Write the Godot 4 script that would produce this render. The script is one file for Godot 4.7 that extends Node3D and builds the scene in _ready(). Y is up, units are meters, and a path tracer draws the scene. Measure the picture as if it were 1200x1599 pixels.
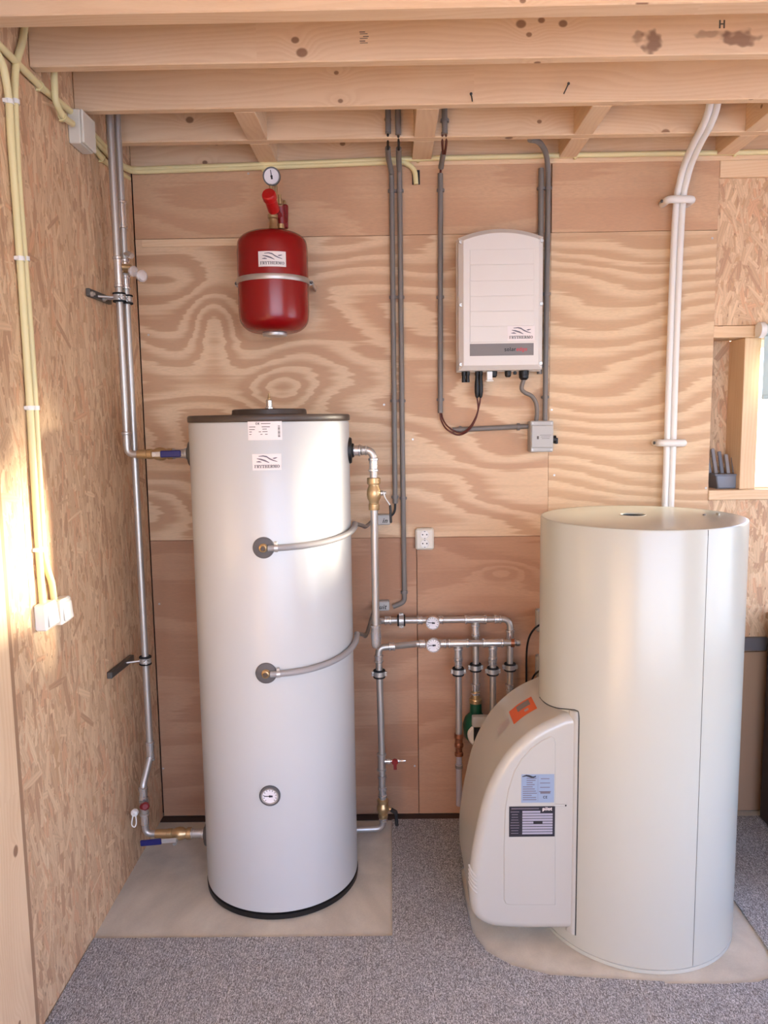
extends Node3D
# A small timber plant room: hot water tanks, pipework and an inverter on a plywood wall.
# World axes: x to the right along the back wall, y up, z out of the back wall towards the camera. Metres.

var M := {}
var rng := RandomNumberGenerator.new()

func _ready() -> void:
	# ---------- camera ----------
	var cam := Camera3D.new()
	cam.name = "camera"
	cam.fov = 67.068
	cam.near = 0.05
	cam.transform = Transform3D(Basis(Vector3(0.99987649, -0.01389175, -0.00735063), Vector3(0.01292983, 0.99295686, -0.11776884), Vector3(0.00893488, 0.11765925, 0.99301383)), Vector3(1.01356, 1.70757, 3.19123))
	add_child(cam)
	cam.current = true
	# ---------- sky, exposure ----------
	var sm := ProceduralSkyMaterial.new()
	sm.sky_top_color = Color(0.56, 0.68, 0.92)
	sm.sky_horizon_color = Color(0.91, 0.95, 1.0)
	sm.ground_horizon_color = Color(0.80, 0.78, 0.73)
	sm.ground_bottom_color = Color(0.45, 0.44, 0.42)
	sm.energy_multiplier = 7.0
	var sky := Sky.new()
	sky.sky_material = sm
	var env := Environment.new()
	env.background_mode = Environment.BG_SKY
	env.sky = sky
	env.tonemap_mode = Environment.TONE_MAPPER_LINEAR
	env.tonemap_exposure = 1.6
	env.sdfgi_enabled = true
	env.ssao_enabled = true
	env.ssil_enabled = true
	var we := WorldEnvironment.new()
	we.name = "world_environment"
	we.environment = env
	add_child(we)
	var sun := DirectionalLight3D.new()
	sun.name = "sun"
	sun.light_color = Color(1.0, 0.95, 0.86)
	sun.light_energy = 9.0
	sun.light_angular_distance = 7.0
	sun.shadow_enabled = true
	add_child(sun)
	sun.look_at_from_position(Vector3(9.3, 2.33, -2.38), Vector3(0.0, 1.36, 1.13))
	# ---------- scene ----------
	make_materials()
	build_shell()
	build_joists()
	build_left_wall()
	build_back_wall()
	build_openings()
	build_left_tank()
	build_right_tank()
	build_vessel()
	build_inverter()
	build_conduits()
	build_cream_conduits()
	build_white_tubes()
	build_left_pipes()
	build_right_pipes()
	build_manifolds()
	build_small_things()

# =====================================================================
# Mesh helpers
# =====================================================================
class Shape:
	var v := PackedVector3Array()
	var n := PackedVector3Array()
	var t := PackedVector2Array()

	func tri(a: Vector3, b: Vector3, c: Vector3, na: Vector3, nb: Vector3, nc: Vector3, ua := Vector2.ZERO, ub := Vector2.ZERO, uc := Vector2.ZERO) -> void:
		var x := (b - a).cross(c - a)
		if x.length_squared() < 1e-18:
			return
		if x.dot(na + nb + nc) > 0.0:
			v.append_array([a, c, b]); n.append_array([na, nc, nb]); t.append_array([ua, uc, ub])
		else:
			v.append_array([a, b, c]); n.append_array([na, nb, nc]); t.append_array([ua, ub, uc])

	func flat(a: Vector3, b: Vector3, c: Vector3, out: Vector3, ua := Vector2.ZERO, ub := Vector2.ZERO, uc := Vector2.ZERO) -> void:
		var x := (b - a).cross(c - a).normalized()
		if x.dot(out) < 0.0:
			x = -x
		tri(a, b, c, x, x, x, ua, ub, uc)

	func quad(a: Vector3, b: Vector3, c: Vector3, d: Vector3, out: Vector3, ua := Vector2.ZERO, ub := Vector2.ZERO, uc := Vector2.ZERO, ud := Vector2.ZERO) -> void:
		flat(a, b, c, out, ua, ub, uc)
		flat(a, c, d, out, ua, uc, ud)

	# chamfered box; uv in metres, u along the longest side
	func box(c: Vector3, s: Vector3, bev := 0.002, basis := Basis.IDENTITY, uvo := Vector2.ZERO) -> void:
		var h := s * 0.5
		var b := minf(bev, minf(h.x, minf(h.y, h.z)) * 0.9)
		var la := 0
		if s.y >= s.x and s.y >= s.z:
			la = 1
		elif s.z >= s.x and s.z >= s.y:
			la = 2
		var P := func(sx: int, sy: int, sz: int, ax: int) -> Vector3:
			var q := Vector3(sx * (h.x - b), sy * (h.y - b), sz * (h.z - b))
			if ax == 0: q.x = sx * h.x
			elif ax == 1: q.y = sy * h.y
			else: q.z = sz * h.z
			return q
		var W := func(q: Vector3) -> Vector3:
			return c + basis * q
		for ax in 3:
			var i := (ax + 1) % 3
			var j := (ax + 2) % 3
			for sg in [-1, 1]:
				var qs: Array[Vector3] = []
				for k in [[-1, -1], [1, -1], [1, 1], [-1, 1]]:
					var g := [0, 0, 0]
					g[ax] = sg; g[i] = k[0]; g[j] = k[1]
					qs.append(P.call(g[0], g[1], g[2], ax))
				var uv: Array[Vector2] = []
				for q in qs:
					var lu := q[la] if la != ax else q[i]
					var oth := 3 - la - ax if la != ax else j
					uv.append(Vector2(lu, q[oth] + ax * 0.11) + uvo)
				var out := Vector3.ZERO
				out[ax] = sg
				quad(W.call(qs[0]), W.call(qs[1]), W.call(qs[2]), W.call(qs[3]), basis * out, uv[0], uv[1], uv[2], uv[3])
		if b <= 0.0:
			return
		for ax in 3:
			var i := (ax + 1) % 3
			var j := (ax + 2) % 3
			for a in [-1, 1]:
				for d in [-1, 1]:
					var g0 := [0, 0, 0]
					var g1 := [0, 0, 0]
					g0[ax] = -1; g0[i] = a; g0[j] = d
					g1[ax] = 1; g1[i] = a; g1[j] = d
					var out := Vector3.ZERO
					out[i] = a; out[j] = d
					var q0: Vector3 = P.call(g0[0], g0[1], g0[2], i)
					var q1: Vector3 = P.call(g1[0], g1[1], g1[2], i)
					var q2: Vector3 = P.call(g1[0], g1[1], g1[2], j)
					var q3: Vector3 = P.call(g0[0], g0[1], g0[2], j)
					var u0 := Vector2(q0[la], q0[(la + 1) % 3]) + uvo
					var u1 := Vector2(q1[la], q1[(la + 1) % 3]) + uvo
					quad(W.call(q0), W.call(q1), W.call(q2), W.call(q3), basis * out, u0, u1, u1, u0)
		for sx in [-1, 1]:
			for sy in [-1, 1]:
				for sz in [-1, 1]:
					flat(W.call(P.call(sx, sy, sz, 0)), W.call(P.call(sx, sy, sz, 1)), W.call(P.call(sx, sy, sz, 2)), basis * Vector3(sx, sy, sz))

	# box between two points, w wide (along side) and th thick
	func bar(a: Vector3, b: Vector3, w: float, th: float, side := Vector3(0, 0, 1), bev := 0.001) -> void:
		var y := (b - a).normalized()
		var x := side.cross(y)
		if x.length() < 1e-4:
			x = Vector3.RIGHT.cross(y)
		x = x.normalized()
		var z := x.cross(y).normalized()
		box((a + b) * 0.5, Vector3(w, a.distance_to(b), th), bev, Basis(x, y, z))

	func tube(pts: Array, r: float, seg := 16, caps := true) -> void:
		var p: Array[Vector3] = []
		for q in pts:
			if p.is_empty() or p[-1].distance_to(q) > 1e-5:
				p.append(q)
		var m := p.size()
		var ts: Array[Vector3] = []
		for i in m:
			var d := Vector3.ZERO
			if i > 0: d += (p[i] - p[i - 1]).normalized()
			if i < m - 1: d += (p[i + 1] - p[i]).normalized()
			ts.append(d.normalized())
		var up := Vector3.UP if absf(ts[0].y) < 0.9 else Vector3.RIGHT
		var x := up.cross(ts[0]).normalized()
		var rings := []
		var lens := [0.0]
		for i in m:
			x = (x - ts[i] * x.dot(ts[i])).normalized()
			var y := ts[i].cross(x)
			var ring: Array[Vector3] = []
			for k in seg + 1:
				var a := TAU * k / seg
				ring.append(x * cos(a) + y * sin(a))
			rings.append(ring)
			if i > 0:
				lens.append(lens[-1] + p[i].distance_to(p[i - 1]))
		for i in m - 1:
			var st := 1.0
			for k in seg:
				var a: Vector3 = rings[i][k]; var b: Vector3 = rings[i][k + 1]
				var c: Vector3 = rings[i + 1][k + 1]; var d: Vector3 = rings[i + 1][k]
				var u0 := Vector2(lens[i], r * TAU * k / seg); var u1 := Vector2(lens[i], r * TAU * (k + 1) / seg)
				var u2 := Vector2(lens[i + 1], u1.y); var u3 := Vector2(lens[i + 1], u0.y)
				tri(p[i] + a * r, p[i] + b * r, p[i + 1] + c * r, a, b, c, u0, u1, u2)
				tri(p[i] + a * r, p[i + 1] + c * r, p[i + 1] + d * r, a, c, d, u0, u2, u3)
		if caps:
			for e in [0, m - 1]:
				var out: Vector3 = -ts[0] if e == 0 else ts[m - 1]
				for k in seg:
					tri(p[e], p[e] + rings[e][k] * r, p[e] + rings[e][k + 1] * r, out, out, out)

	# profile points (radius, height along axis)
	func lathe(prof: Array, o: Vector3, axis := Vector3.UP, seg := 40, a0 := 0.0, a1 := TAU, smooth := 42.0) -> void:
		var y := axis.normalized()
		var x := Vector3(1, 0, 0)
		if absf(y.y) < 0.999:
			x = Vector3.UP.cross(y).normalized()
		var z := x.cross(y)
		var m := prof.size()
		var fn: Array[Vector2] = []
		for i in m - 1:
			var d: Vector2 = (prof[i + 1] - prof[i]).normalized()
			fn.append(Vector2(d.y, -d.x))
		for i in m - 1:
			var p0: Vector2 = prof[i]; var p1: Vector2 = prof[i + 1]
			if p0.distance_to(p1) < 1e-7:
				continue
			var n0 := fn[i]; var n1 := fn[i]
			if i > 0 and rad_to_deg(absf(fn[i].angle_to(fn[i - 1]))) < smooth:
				n0 = (fn[i] + fn[i - 1]).normalized()
			if i < m - 2 and rad_to_deg(absf(fn[i].angle_to(fn[i + 1]))) < smooth:
				n1 = (fn[i] + fn[i + 1]).normalized()
			for k in seg:
				var a := lerpf(a0, a1, float(k) / seg); var b := lerpf(a0, a1, float(k + 1) / seg)
				var da := x * cos(a) + z * sin(a); var db := x * cos(b) + z * sin(b)
				var A := o + da * p0.x + y * p0.y; var B := o + db * p0.x + y * p0.y
				var C := o + db * p1.x + y * p1.y; var D := o + da * p1.x + y * p1.y
				tri(A, B, C, da * n0.x + y * n0.y, db * n0.x + y * n0.y, db * n1.x + y * n1.y, Vector2(a * p0.x, p0.y), Vector2(b * p0.x, p0.y), Vector2(b * p1.x, p1.y))
				tri(A, C, D, da * n0.x + y * n0.y, db * n1.x + y * n1.y, da * n1.x + y * n1.y, Vector2(a * p0.x, p0.y), Vector2(b * p1.x, p1.y), Vector2(a * p1.x, p1.y))

	# polygon in the local xy plane, pushed out by d along local z, front edge chamfered
	func extrude(poly: PackedVector2Array, d: float, xf: Transform3D, bev := 0.0, round_deg := 35.0) -> void:
		var m := poly.size()
		var area := 0.0
		for i in m:
			area += poly[i].cross(poly[(i + 1) % m])
		var sg := 1.0 if area > 0.0 else -1.0
		var en: Array[Vector2] = []
		for i in m:
			var e := (poly[(i + 1) % m] - poly[i]).normalized()
			en.append(Vector2(e.y, -e.x) * sg)
		var inner := PackedVector2Array()
		for i in m:
			var a := en[(i + m - 1) % m]; var b := en[i]
			inner.append(poly[i] - (a + b) / maxf(0.3, 1.0 + a.dot(b)) * bev)
		var B := xf.basis
		var front := inner if bev > 0.0 else poly
		var idx := Geometry2D.triangulate_polygon(front)
		for i in range(0, idx.size(), 3):
			var p := front[idx[i]]; var q := front[idx[i + 1]]; var r := front[idx[i + 2]]
			flat(xf * Vector3(p.x, p.y, d), xf * Vector3(q.x, q.y, d), xf * Vector3(r.x, r.y, d), B.z, p, q, r)
		idx = Geometry2D.triangulate_polygon(poly)
		for i in range(0, idx.size(), 3):
			var p := poly[idx[i]]; var q := poly[idx[i + 1]]; var r := poly[idx[i + 2]]
			flat(xf * Vector3(p.x, p.y, 0), xf * Vector3(q.x, q.y, 0), xf * Vector3(r.x, r.y, 0), -B.z, p, q, r)
		for i in m:
			var j := (i + 1) % m
			var na := en[i]; var nb := en[i]
			if rad_to_deg(absf(en[i].angle_to(en[(i + m - 1) % m]))) < round_deg: na = (en[i] + en[(i + m - 1) % m]).normalized()
			if rad_to_deg(absf(en[i].angle_to(en[j]))) < round_deg: nb = (en[i] + en[j]).normalized()
			var A := B * Vector3(na.x, na.y, 0); var C := B * Vector3(nb.x, nb.y, 0)
			var p0 := xf * Vector3(poly[i].x, poly[i].y, 0); var p1 := xf * Vector3(poly[j].x, poly[j].y, 0)
			var p2 := xf * Vector3(poly[j].x, poly[j].y, d - bev); var p3 := xf * Vector3(poly[i].x, poly[i].y, d - bev)
			tri(p0, p1, p2, A, C, C, Vector2(poly[i].x, 0), Vector2(poly[j].x, 0), Vector2(poly[j].x, d))
			tri(p0, p2, p3, A, C, A, Vector2(poly[i].x, 0), Vector2(poly[j].x, d), Vector2(poly[i].x, d))
			if bev > 0.0:
				var p4 := xf * Vector3(inner[j].x, inner[j].y, d); var p5 := xf * Vector3(inner[i].x, inner[i].y, d)
				var A2 := (A + B.z).normalized(); var C2 := (C + B.z).normalized()
				tri(p3, p2, p4, A2, C2, C2)
				tri(p3, p4, p5, A2, C2, A2)

	# a grid of points f(i/nu, j/nv) with smooth normals; out is a point inside
	func sheet(f: Callable, nu: int, nv: int, inside: Vector3, flip_check := true) -> void:
		var g := []
		for i in nu + 1:
			var row: Array[Vector3] = []
			for j in nv + 1:
				row.append(f.call(float(i) / nu, float(j) / nv))
			g.append(row)
		var nn := []
		for i in nu + 1:
			var row: Array[Vector3] = []
			for j in nv + 1:
				var du: Vector3 = g[mini(i + 1, nu)][j] - g[maxi(i - 1, 0)][j]
				var dv: Vector3 = g[i][mini(j + 1, nv)] - g[i][maxi(j - 1, 0)]
				var q := du.cross(dv).normalized()
				if q.dot(g[i][j] - inside) < 0.0: q = -q
				row.append(q)
			nn.append(row)
		for i in nu:
			for j in nv:
				var u0 := Vector2(float(i) / nu, 1.0 - float(j) / nv); var u2 := Vector2(float(i + 1) / nu, 1.0 - float(j + 1) / nv)
				tri(g[i][j], g[i + 1][j], g[i + 1][j + 1], nn[i][j], nn[i + 1][j], nn[i + 1][j + 1], u0, Vector2(u2.x, u0.y), u2)
				tri(g[i][j], g[i + 1][j + 1], g[i][j + 1], nn[i][j], nn[i + 1][j + 1], nn[i][j + 1], u0, u2, Vector2(u0.x, u2.y))

	func mesh() -> ArrayMesh:
		var a := []
		a.resize(Mesh.ARRAY_MAX)
		a[Mesh.ARRAY_VERTEX] = v
		a[Mesh.ARRAY_NORMAL] = n
		a[Mesh.ARRAY_TEX_UV] = t
		var m := ArrayMesh.new()
		m.add_surface_from_arrays(Mesh.PRIMITIVE_TRIANGLES, a)
		return m

func numbered(called: String) -> String:
	if not has_node(NodePath(called)):
		return called
	var k := 1
	while has_node(NodePath("%s_%03d" % [called, k])):
		k += 1
	return "%s_%03d" % [called, k]

func child_name(parent: Node, called: String) -> String:
	if not parent.has_node(NodePath(called)):
		return called
	var k := 1
	while parent.has_node(NodePath("%s_%03d" % [called, k])):
		k += 1
	return "%s_%03d" % [called, k]

func tag(o: Node, label: String, category: String, group := "", kind := "") -> void:
	if label: o.set_meta("label", label)
	if category: o.set_meta("category", category)
	if group: o.set_meta("group", group)
	if kind: o.set_meta("kind", kind)

# a Node3D at the thing's base
func thing(called: String, at: Vector3, label: String, category: String, group := "") -> Node3D:
	var o := Node3D.new()
	o.name = numbered(called)
	add_child(o)
	o.position = at
	tag(o, label, category, group)
	return o

func setting(called: String, at := Vector3.ZERO) -> Node3D:
	var o := Node3D.new()
	o.name = called
	add_child(o)
	o.position = at
	tag(o, "", "", "", "structure")
	return o

# commits a shape given in world coordinates as ONE mesh under its thing or part
func part(called: String, s: Shape, m: Material, parent: Node3D, label := "") -> MeshInstance3D:
	var o := MeshInstance3D.new()
	o.name = child_name(parent, called)
	o.mesh = s.mesh()
	o.material_override = m
	parent.add_child(o)
	if parent != self and parent.get_parent() == self and not parent is MeshInstance3D:
		o.position = -parent.position
	if label: o.set_meta("label", label)
	return o

func lone(called: String, s: Shape, m: Material, label: String, category: String, group := "", kind := "") -> MeshInstance3D:
	var o := MeshInstance3D.new()
	o.name = numbered(called)
	o.mesh = s.mesh()
	o.material_override = m
	add_child(o)
	tag(o, label, category, group, kind)
	return o

# polyline with rounded corners
func bent(pts: Array, r: float, n := 7) -> Array:
	var out := [pts[0]]
	for i in range(1, pts.size() - 1):
		var a: Vector3 = pts[i - 1]; var b: Vector3 = pts[i]; var c: Vector3 = pts[i + 1]
		var d0 := (a - b); var d1 := (c - b)
		var ang := d0.angle_to(d1)
		var cut := minf(r / maxf(tan(ang * 0.5), 0.05), 0.49 * minf(d0.length(), d1.length()))
		var p := b + d0.normalized() * cut; var q := b + d1.normalized() * cut
		if ang > PI - 0.02:
			out.append(b)
			continue
		for k in n + 1:
			var s := float(k) / n
			out.append(p.lerp(b, s).lerp(b.lerp(q, s), s))
	out.append(pts[-1])
	return out

# smooth curve through points
func curve(pts: Array, n := 8) -> Array:
	var out := []
	var m := pts.size()
	for i in m - 1:
		var p0: Vector3 = pts[maxi(i - 1, 0)]; var p1: Vector3 = pts[i]
		var p2: Vector3 = pts[i + 1]; var p3: Vector3 = pts[mini(i + 2, m - 1)]
		for k in n:
			out.append(p1.cubic_interpolate(p2, p0, p3, float(k) / n))
	out.append(pts[-1])
	return out

func tube_part(called: String, pts: Array, r: float, m: Material, parent: Node3D, seg := 16) -> MeshInstance3D:
	var s := Shape.new()
	s.tube(pts, r, seg)
	return part(called, s, m, parent)

# a press-fit sleeve with a bead at each end
func sleeve(called: String, c: Vector3, dir: Vector3, r: float, L: float, m: Material, parent: Node3D, ends := 3) -> MeshInstance3D:
	var s := Shape.new()
	var h := L * 0.5
	var R := r + 0.0022
	var Q := r + 0.0050
	var b := minf(0.011, L * 0.3)
	var pr := [Vector2(r * 0.7, -h)]
	if ends & 1:
		pr.append_array([Vector2(R, -h), Vector2(Q, -h + 0.002), Vector2(Q, -h + b - 0.002), Vector2(R, -h + b)])
	else:
		pr.append(Vector2(R, -h))
	if ends & 2:
		pr.append_array([Vector2(R, h - b), Vector2(Q, h - b + 0.002), Vector2(Q, h - 0.002), Vector2(R, h)])
	else:
		pr.append(Vector2(R, h))
	pr.append(Vector2(r * 0.7, h))
	s.lathe(pr, c, dir, 24)
	return part(called, s, m, parent)

# a brass ball valve body with hexagon ends
func valve_body(s: Shape, c: Vector3, dir: Vector3, r: float, L: float) -> void:
	var h := L * 0.5
	s.lathe([Vector2(r * 0.8, -h), Vector2(r * 1.25, -h), Vector2(r * 1.3, -h + 0.003), Vector2(r * 1.3, -h + L * 0.18), Vector2(r * 1.15, -h + L * 0.2), Vector2(r * 1.2, -h + L * 0.27), Vector2(r * 1.55, -h + L * 0.36), Vector2(r * 1.7, 0), Vector2(r * 1.55, h - L * 0.36), Vector2(r * 1.2, h - L * 0.27), Vector2(r * 1.15, h - L * 0.2)], c, dir, 24)
	s.lathe([Vector2(r * 1.0, h - L * 0.22), Vector2(r * 1.5, h - L * 0.2), Vector2(r * 1.55, h - L * 0.16), Vector2(r * 1.55, h - 0.002), Vector2(r * 1.4, h), Vector2(r * 0.8, h)], c, dir, 6, 0, TAU, 5)

# text as thin flat letters, each vertex put in place by where(Vector3)
func lettering(called: String, text: String, height: float, m: Material, parent: Node3D, where: Callable, face := "Droid Sans", squeeze := 1.0) -> void:
	var f := SystemFont.new()
	f.font_names = PackedStringArray([face])
	f.font_weight = 700
	var tm := TextMesh.new()
	tm.font = f
	tm.text = text
	tm.font_size = 64
	tm.pixel_size = 0.01
	tm.depth = 0.02
	tm.curve_step = 2.0
	var arr := tm.get_mesh_arrays()
	var vs: PackedVector3Array = arr[Mesh.ARRAY_VERTEX]
	if vs.is_empty():
		return
	var k := height / 0.46
	for i in vs.size():
		var q := vs[i] * k
		q.x *= squeeze
		q.z = 0.0003 * (1.0 if vs[i].z > 0.0 else 0.0)
		vs[i] = where.call(q)
	var s := Shape.new()
	var ids: PackedInt32Array = arr[Mesh.ARRAY_INDEX]
	var out: Vector3 = where.call(Vector3(0, 0, 1)) - where.call(Vector3.ZERO)
	for i in range(0, ids.size(), 3):
		s.flat(vs[ids[i]], vs[ids[i + 1]], vs[ids[i + 2]], out)
	part(called, s, m, parent)

func ribbon(s: Shape, pts: Array, w0: float, w1: float, where: Callable) -> void:
	var out: Vector3 = where.call(Vector3(0, 0, 1)) - where.call(Vector3.ZERO)
	var n := pts.size()
	for i in n - 1:
		var t0 := float(i) / (n - 1); var t1 := float(i + 1) / (n - 1)
		var a: Vector2 = pts[i]; var b: Vector2 = pts[i + 1]
		var wa := lerpf(w0, w1, t0) * sin(PI * (0.12 + 0.76 * t0)); var wb := lerpf(w0, w1, t1) * sin(PI * (0.12 + 0.76 * t1))
		s.quad(where.call(Vector3(a.x, a.y - wa, 0.0003)), where.call(Vector3(b.x, b.y - wb, 0.0003)), where.call(Vector3(b.x, b.y + wb, 0.0003)), where.call(Vector3(a.x, a.y + wa, 0.0003)), out)

# the maker's sticker: a white label with a wave emblem over its lettering
func maker_label(w: float, h: float, parent: Node3D, where: Callable, inside: Vector3) -> void:
	var s := Shape.new()
	s.sheet(func(u: float, v: float) -> Vector3: return where.call(Vector3((u - 0.5) * w, (v - 0.5) * h, 0.0)), 10, 2, inside)
	var l := part("maker_label", s, M.paper, parent, "small white sticker with a grey wave emblem and dark lettering")
	lettering("lettering", "FRYTHERMO", h * 0.19, M.ink, l, func(q: Vector3) -> Vector3: return where.call(q + Vector3(0, -h * 0.27, 0.0004)), "Droid Serif", w * 0.84 / (h * 0.19 / 0.46 * 4.05))
	var e := Shape.new()
	var d := func(x: float, y: float) -> Vector2: return Vector2(x * w, y * h)
	ribbon(e, [d.call(-0.34, 0.22), d.call(-0.2, 0.17), d.call(-0.05, 0.08), d.call(0.08, -0.04)], h * 0.05, h * 0.06, where)
	ribbon(e, [d.call(-0.28, 0.36), d.call(-0.12, 0.38), d.call(0.0, 0.33), d.call(0.1, 0.2), d.call(0.22, 0.1), d.call(0.36, 0.02)], h * 0.05, h * 0.05, where)
	ribbon(e, [d.call(0.2, 0.22), d.call(0.27, 0.23), d.call(0.36, 0.27)], h * 0.04, h * 0.05, where)
	ribbon(e, [d.call(-0.36, 0.02), d.call(-0.26, 0.03), d.call(-0.18, 0.0)], h * 0.05, h * 0.04, where)
	part("emblem", e, M.emblem, l)

# round dial: case, face, scale, pointer
func dial(called: String, c: Vector3, axis: Vector3, r: float, case_mat: Material, parent: Node3D, pointer_deg := 180.0, marks := true) -> void:
	var y := axis.normalized()
	var s := Shape.new()
	s.lathe([Vector2(r * 0.5, -0.018), Vector2(r * 0.96, -0.018), Vector2(r, -0.015), Vector2(r, -0.001), Vector2(r * 0.97, 0.001), Vector2(r * 0.88, 0.001), Vector2(r * 0.84, -0.001), Vector2(r * 0.84, -0.004)], c, y, 36)
	var p := part(called, s, case_mat, parent)
	var x := Vector3.UP.cross(y).normalized()
	var u := y.cross(x).normalized()
	var f := Shape.new()
	f.lathe([Vector2(r * 0.86, -0.0035), Vector2(0.0001, -0.0035)], c, y, 36)
	part("dial_face", f, M.dial, p)
	if marks:
		var k := Shape.new()
		for i in 11:
			var a := deg_to_rad(-45.0 + 27.0 * i)
			var d := x * cos(a) + u * sin(a)
			k.bar(c + d * r * 0.62 - y * 0.0033, c + d * r * 0.78 - y * 0.0033, r * 0.06, 0.0004, y, 0.0)
		var mk := part("scale_mark", k, M.ink, p)
		mk.set_meta("kind", "stuff")
	var nd := Shape.new()
	var a2 := deg_to_rad(pointer_deg)
	var d2 := x * cos(a2) + u * sin(a2)
	nd.bar(c - d2 * r * 0.32 - y * 0.0026, c - d2 * r * 0.02 - y * 0.0026, r * 0.2, 0.0008, y, 0.0)
	nd.bar(c - d2 * r * 0.1 - y * 0.0024, c + d2 * r * 0.66 - y * 0.0024, r * 0.09, 0.0006, y, 0.0)
	nd.lathe([Vector2(r * 0.13, -0.003), Vector2(r * 0.13, -0.0018), Vector2(0.0001, -0.0016)], c, y, 14)
	part("pointer", nd, M.ink, p)

# a rubber-lined pipe clamp round a pipe, its stud running to 'to'
func pipe_clamp_on(c: Vector3, dir: Vector3, r: float, to: Vector3, label: String, group := "pipe clamps") -> Node3D:
	var t := thing("pipe_clamp", c, label, "clamp", group)
	var y := dir.normalized()
	var s := Shape.new()
	s.lathe([Vector2(r, -0.015), Vector2(r + 0.0095, -0.016), Vector2(r + 0.0105, -0.0145), Vector2(r + 0.0105, -0.0105), Vector2(r + 0.0065, -0.010), Vector2(r + 0.0065, 0.010), Vector2(r + 0.0105, 0.0105), Vector2(r + 0.0105, 0.0145), Vector2(r + 0.0095, 0.016), Vector2(r, 0.016)], c, y, 28)
	part("rubber_lining", s, M.rubber, t, "black rubber lining")
	var m := Shape.new()
	m.lathe([Vector2(r + 0.0066, -0.010), Vector2(r + 0.0088, -0.0095), Vector2(r + 0.0088, 0.0095), Vector2(r + 0.0066, 0.010)], c, y, 28)
	part("steel_band", m, M.zinc, t)
	var d := to - c
	d -= y * d.dot(y)
	var side := y.cross(d).normalized()
	if side.length() < 0.5: side = Vector3.RIGHT
	for sg in [-1.0, 1.0]:
		var lug := Shape.new()
		lug.box(c + side * sg * (r + 0.0125), Vector3(0.010, 0.018, 0.009), 0.001, Basis(side, y, side.cross(y)))
		part("lug", lug, M.zinc, t)
	for sg in [-1.0, 1.0]:
		var sc := Shape.new()
		sc.lathe([Vector2(0.0001, -0.010), Vector2(0.0042, -0.010), Vector2(0.0046, 0.009), Vector2(0.003, 0.011), Vector2(0.0001, 0.011)], c + side * sg * (r + 0.0135), -d.normalized(), 10)
		part("screw", sc, M.zinc, t)
	tube_part("stud", [c + d.normalized() * (r + 0.008), to], 0.004, M.zinc, t, 10)
	return t

# =====================================================================
# Materials and computed textures
# =====================================================================
func mat(c: Color, rough := 0.6, metal := 0.0) -> StandardMaterial3D:
	var m := StandardMaterial3D.new()
	m.albedo_color = c
	m.roughness = rough
	m.metallic = metal
	return m

func tex(bytes: PackedByteArray, w: int, h: int) -> ImageTexture:
	return ImageTexture.create_from_image(Image.create_from_data(w, h, false, Image.FORMAT_RGB8, bytes))

func noise(sd: int, fr: float, oct := 3) -> FastNoiseLite:
	var n := FastNoiseLite.new()
	n.seed = sd
	n.noise_type = FastNoiseLite.TYPE_SIMPLEX_SMOOTH
	n.frequency = fr
	n.fractal_type = FastNoiseLite.FRACTAL_FBM
	n.fractal_octaves = oct
	return n

func put(b: PackedByteArray, i: int, c: Vector3) -> void:
	b[i] = clampi(int(c.x * 255.0), 0, 255); b[i + 1] = clampi(int(c.y * 255.0), 0, 255); b[i + 2] = clampi(int(c.z * 255.0), 0, 255)

# rotary-cut softwood plywood: bands where the peeled sheet runs through the growth rings
func ply_texture(sd: int, w: int, h: int, wide: float, rings: float, wander: float, contrast: float, pale: Vector3, dark: Vector3, eyes: Array) -> ImageTexture:
	var n1 := noise(sd, 1.0, 2); var n2 := noise(sd + 1, 1.0, 3); var n3 := noise(sd + 2, 1.0, 2)
	var b := PackedByteArray()
	b.resize(w * h * 3)
	for j in h:
		var y := wide * j / w
		for i in w:
			var x := wide * i / w
			var q := y * rings + n1.get_noise_2d(x * 0.85, y * 2.0) * wander + n2.get_noise_2d(x * 1.0, y * 48.0) * 0.20
			for e in eyes:
				var dx: float = (x - e[0]) / e[2]; var dy: float = (y - e[1]) / e[3]
				q += e[4] * exp(-dx * dx - dy * dy)
			var f := q - floorf(q)
			var v := smoothstep(0.12, 0.58, f) * (1.0 - smoothstep(0.84, 0.97, f))
			var g := n3.get_noise_2d(x * 30.0, y * 500.0)
			v = clampf(v * contrast + 0.10 * g + 0.14 * n2.get_noise_2d(x * 2.0 + 9.0, y * 3.0), 0.0, 1.0)
			var c := pale.lerp(dark, v) * (1.0 + 0.05 * g)
			var o := (j * w + i) * 3
			b[o] = clampi(int(c.x * 255.0), 0, 255); b[o + 1] = clampi(int(c.y * 255.0), 0, 255); b[o + 2] = clampi(int(c.z * 255.0), 0, 255)
	return tex(b, w, h)

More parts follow.
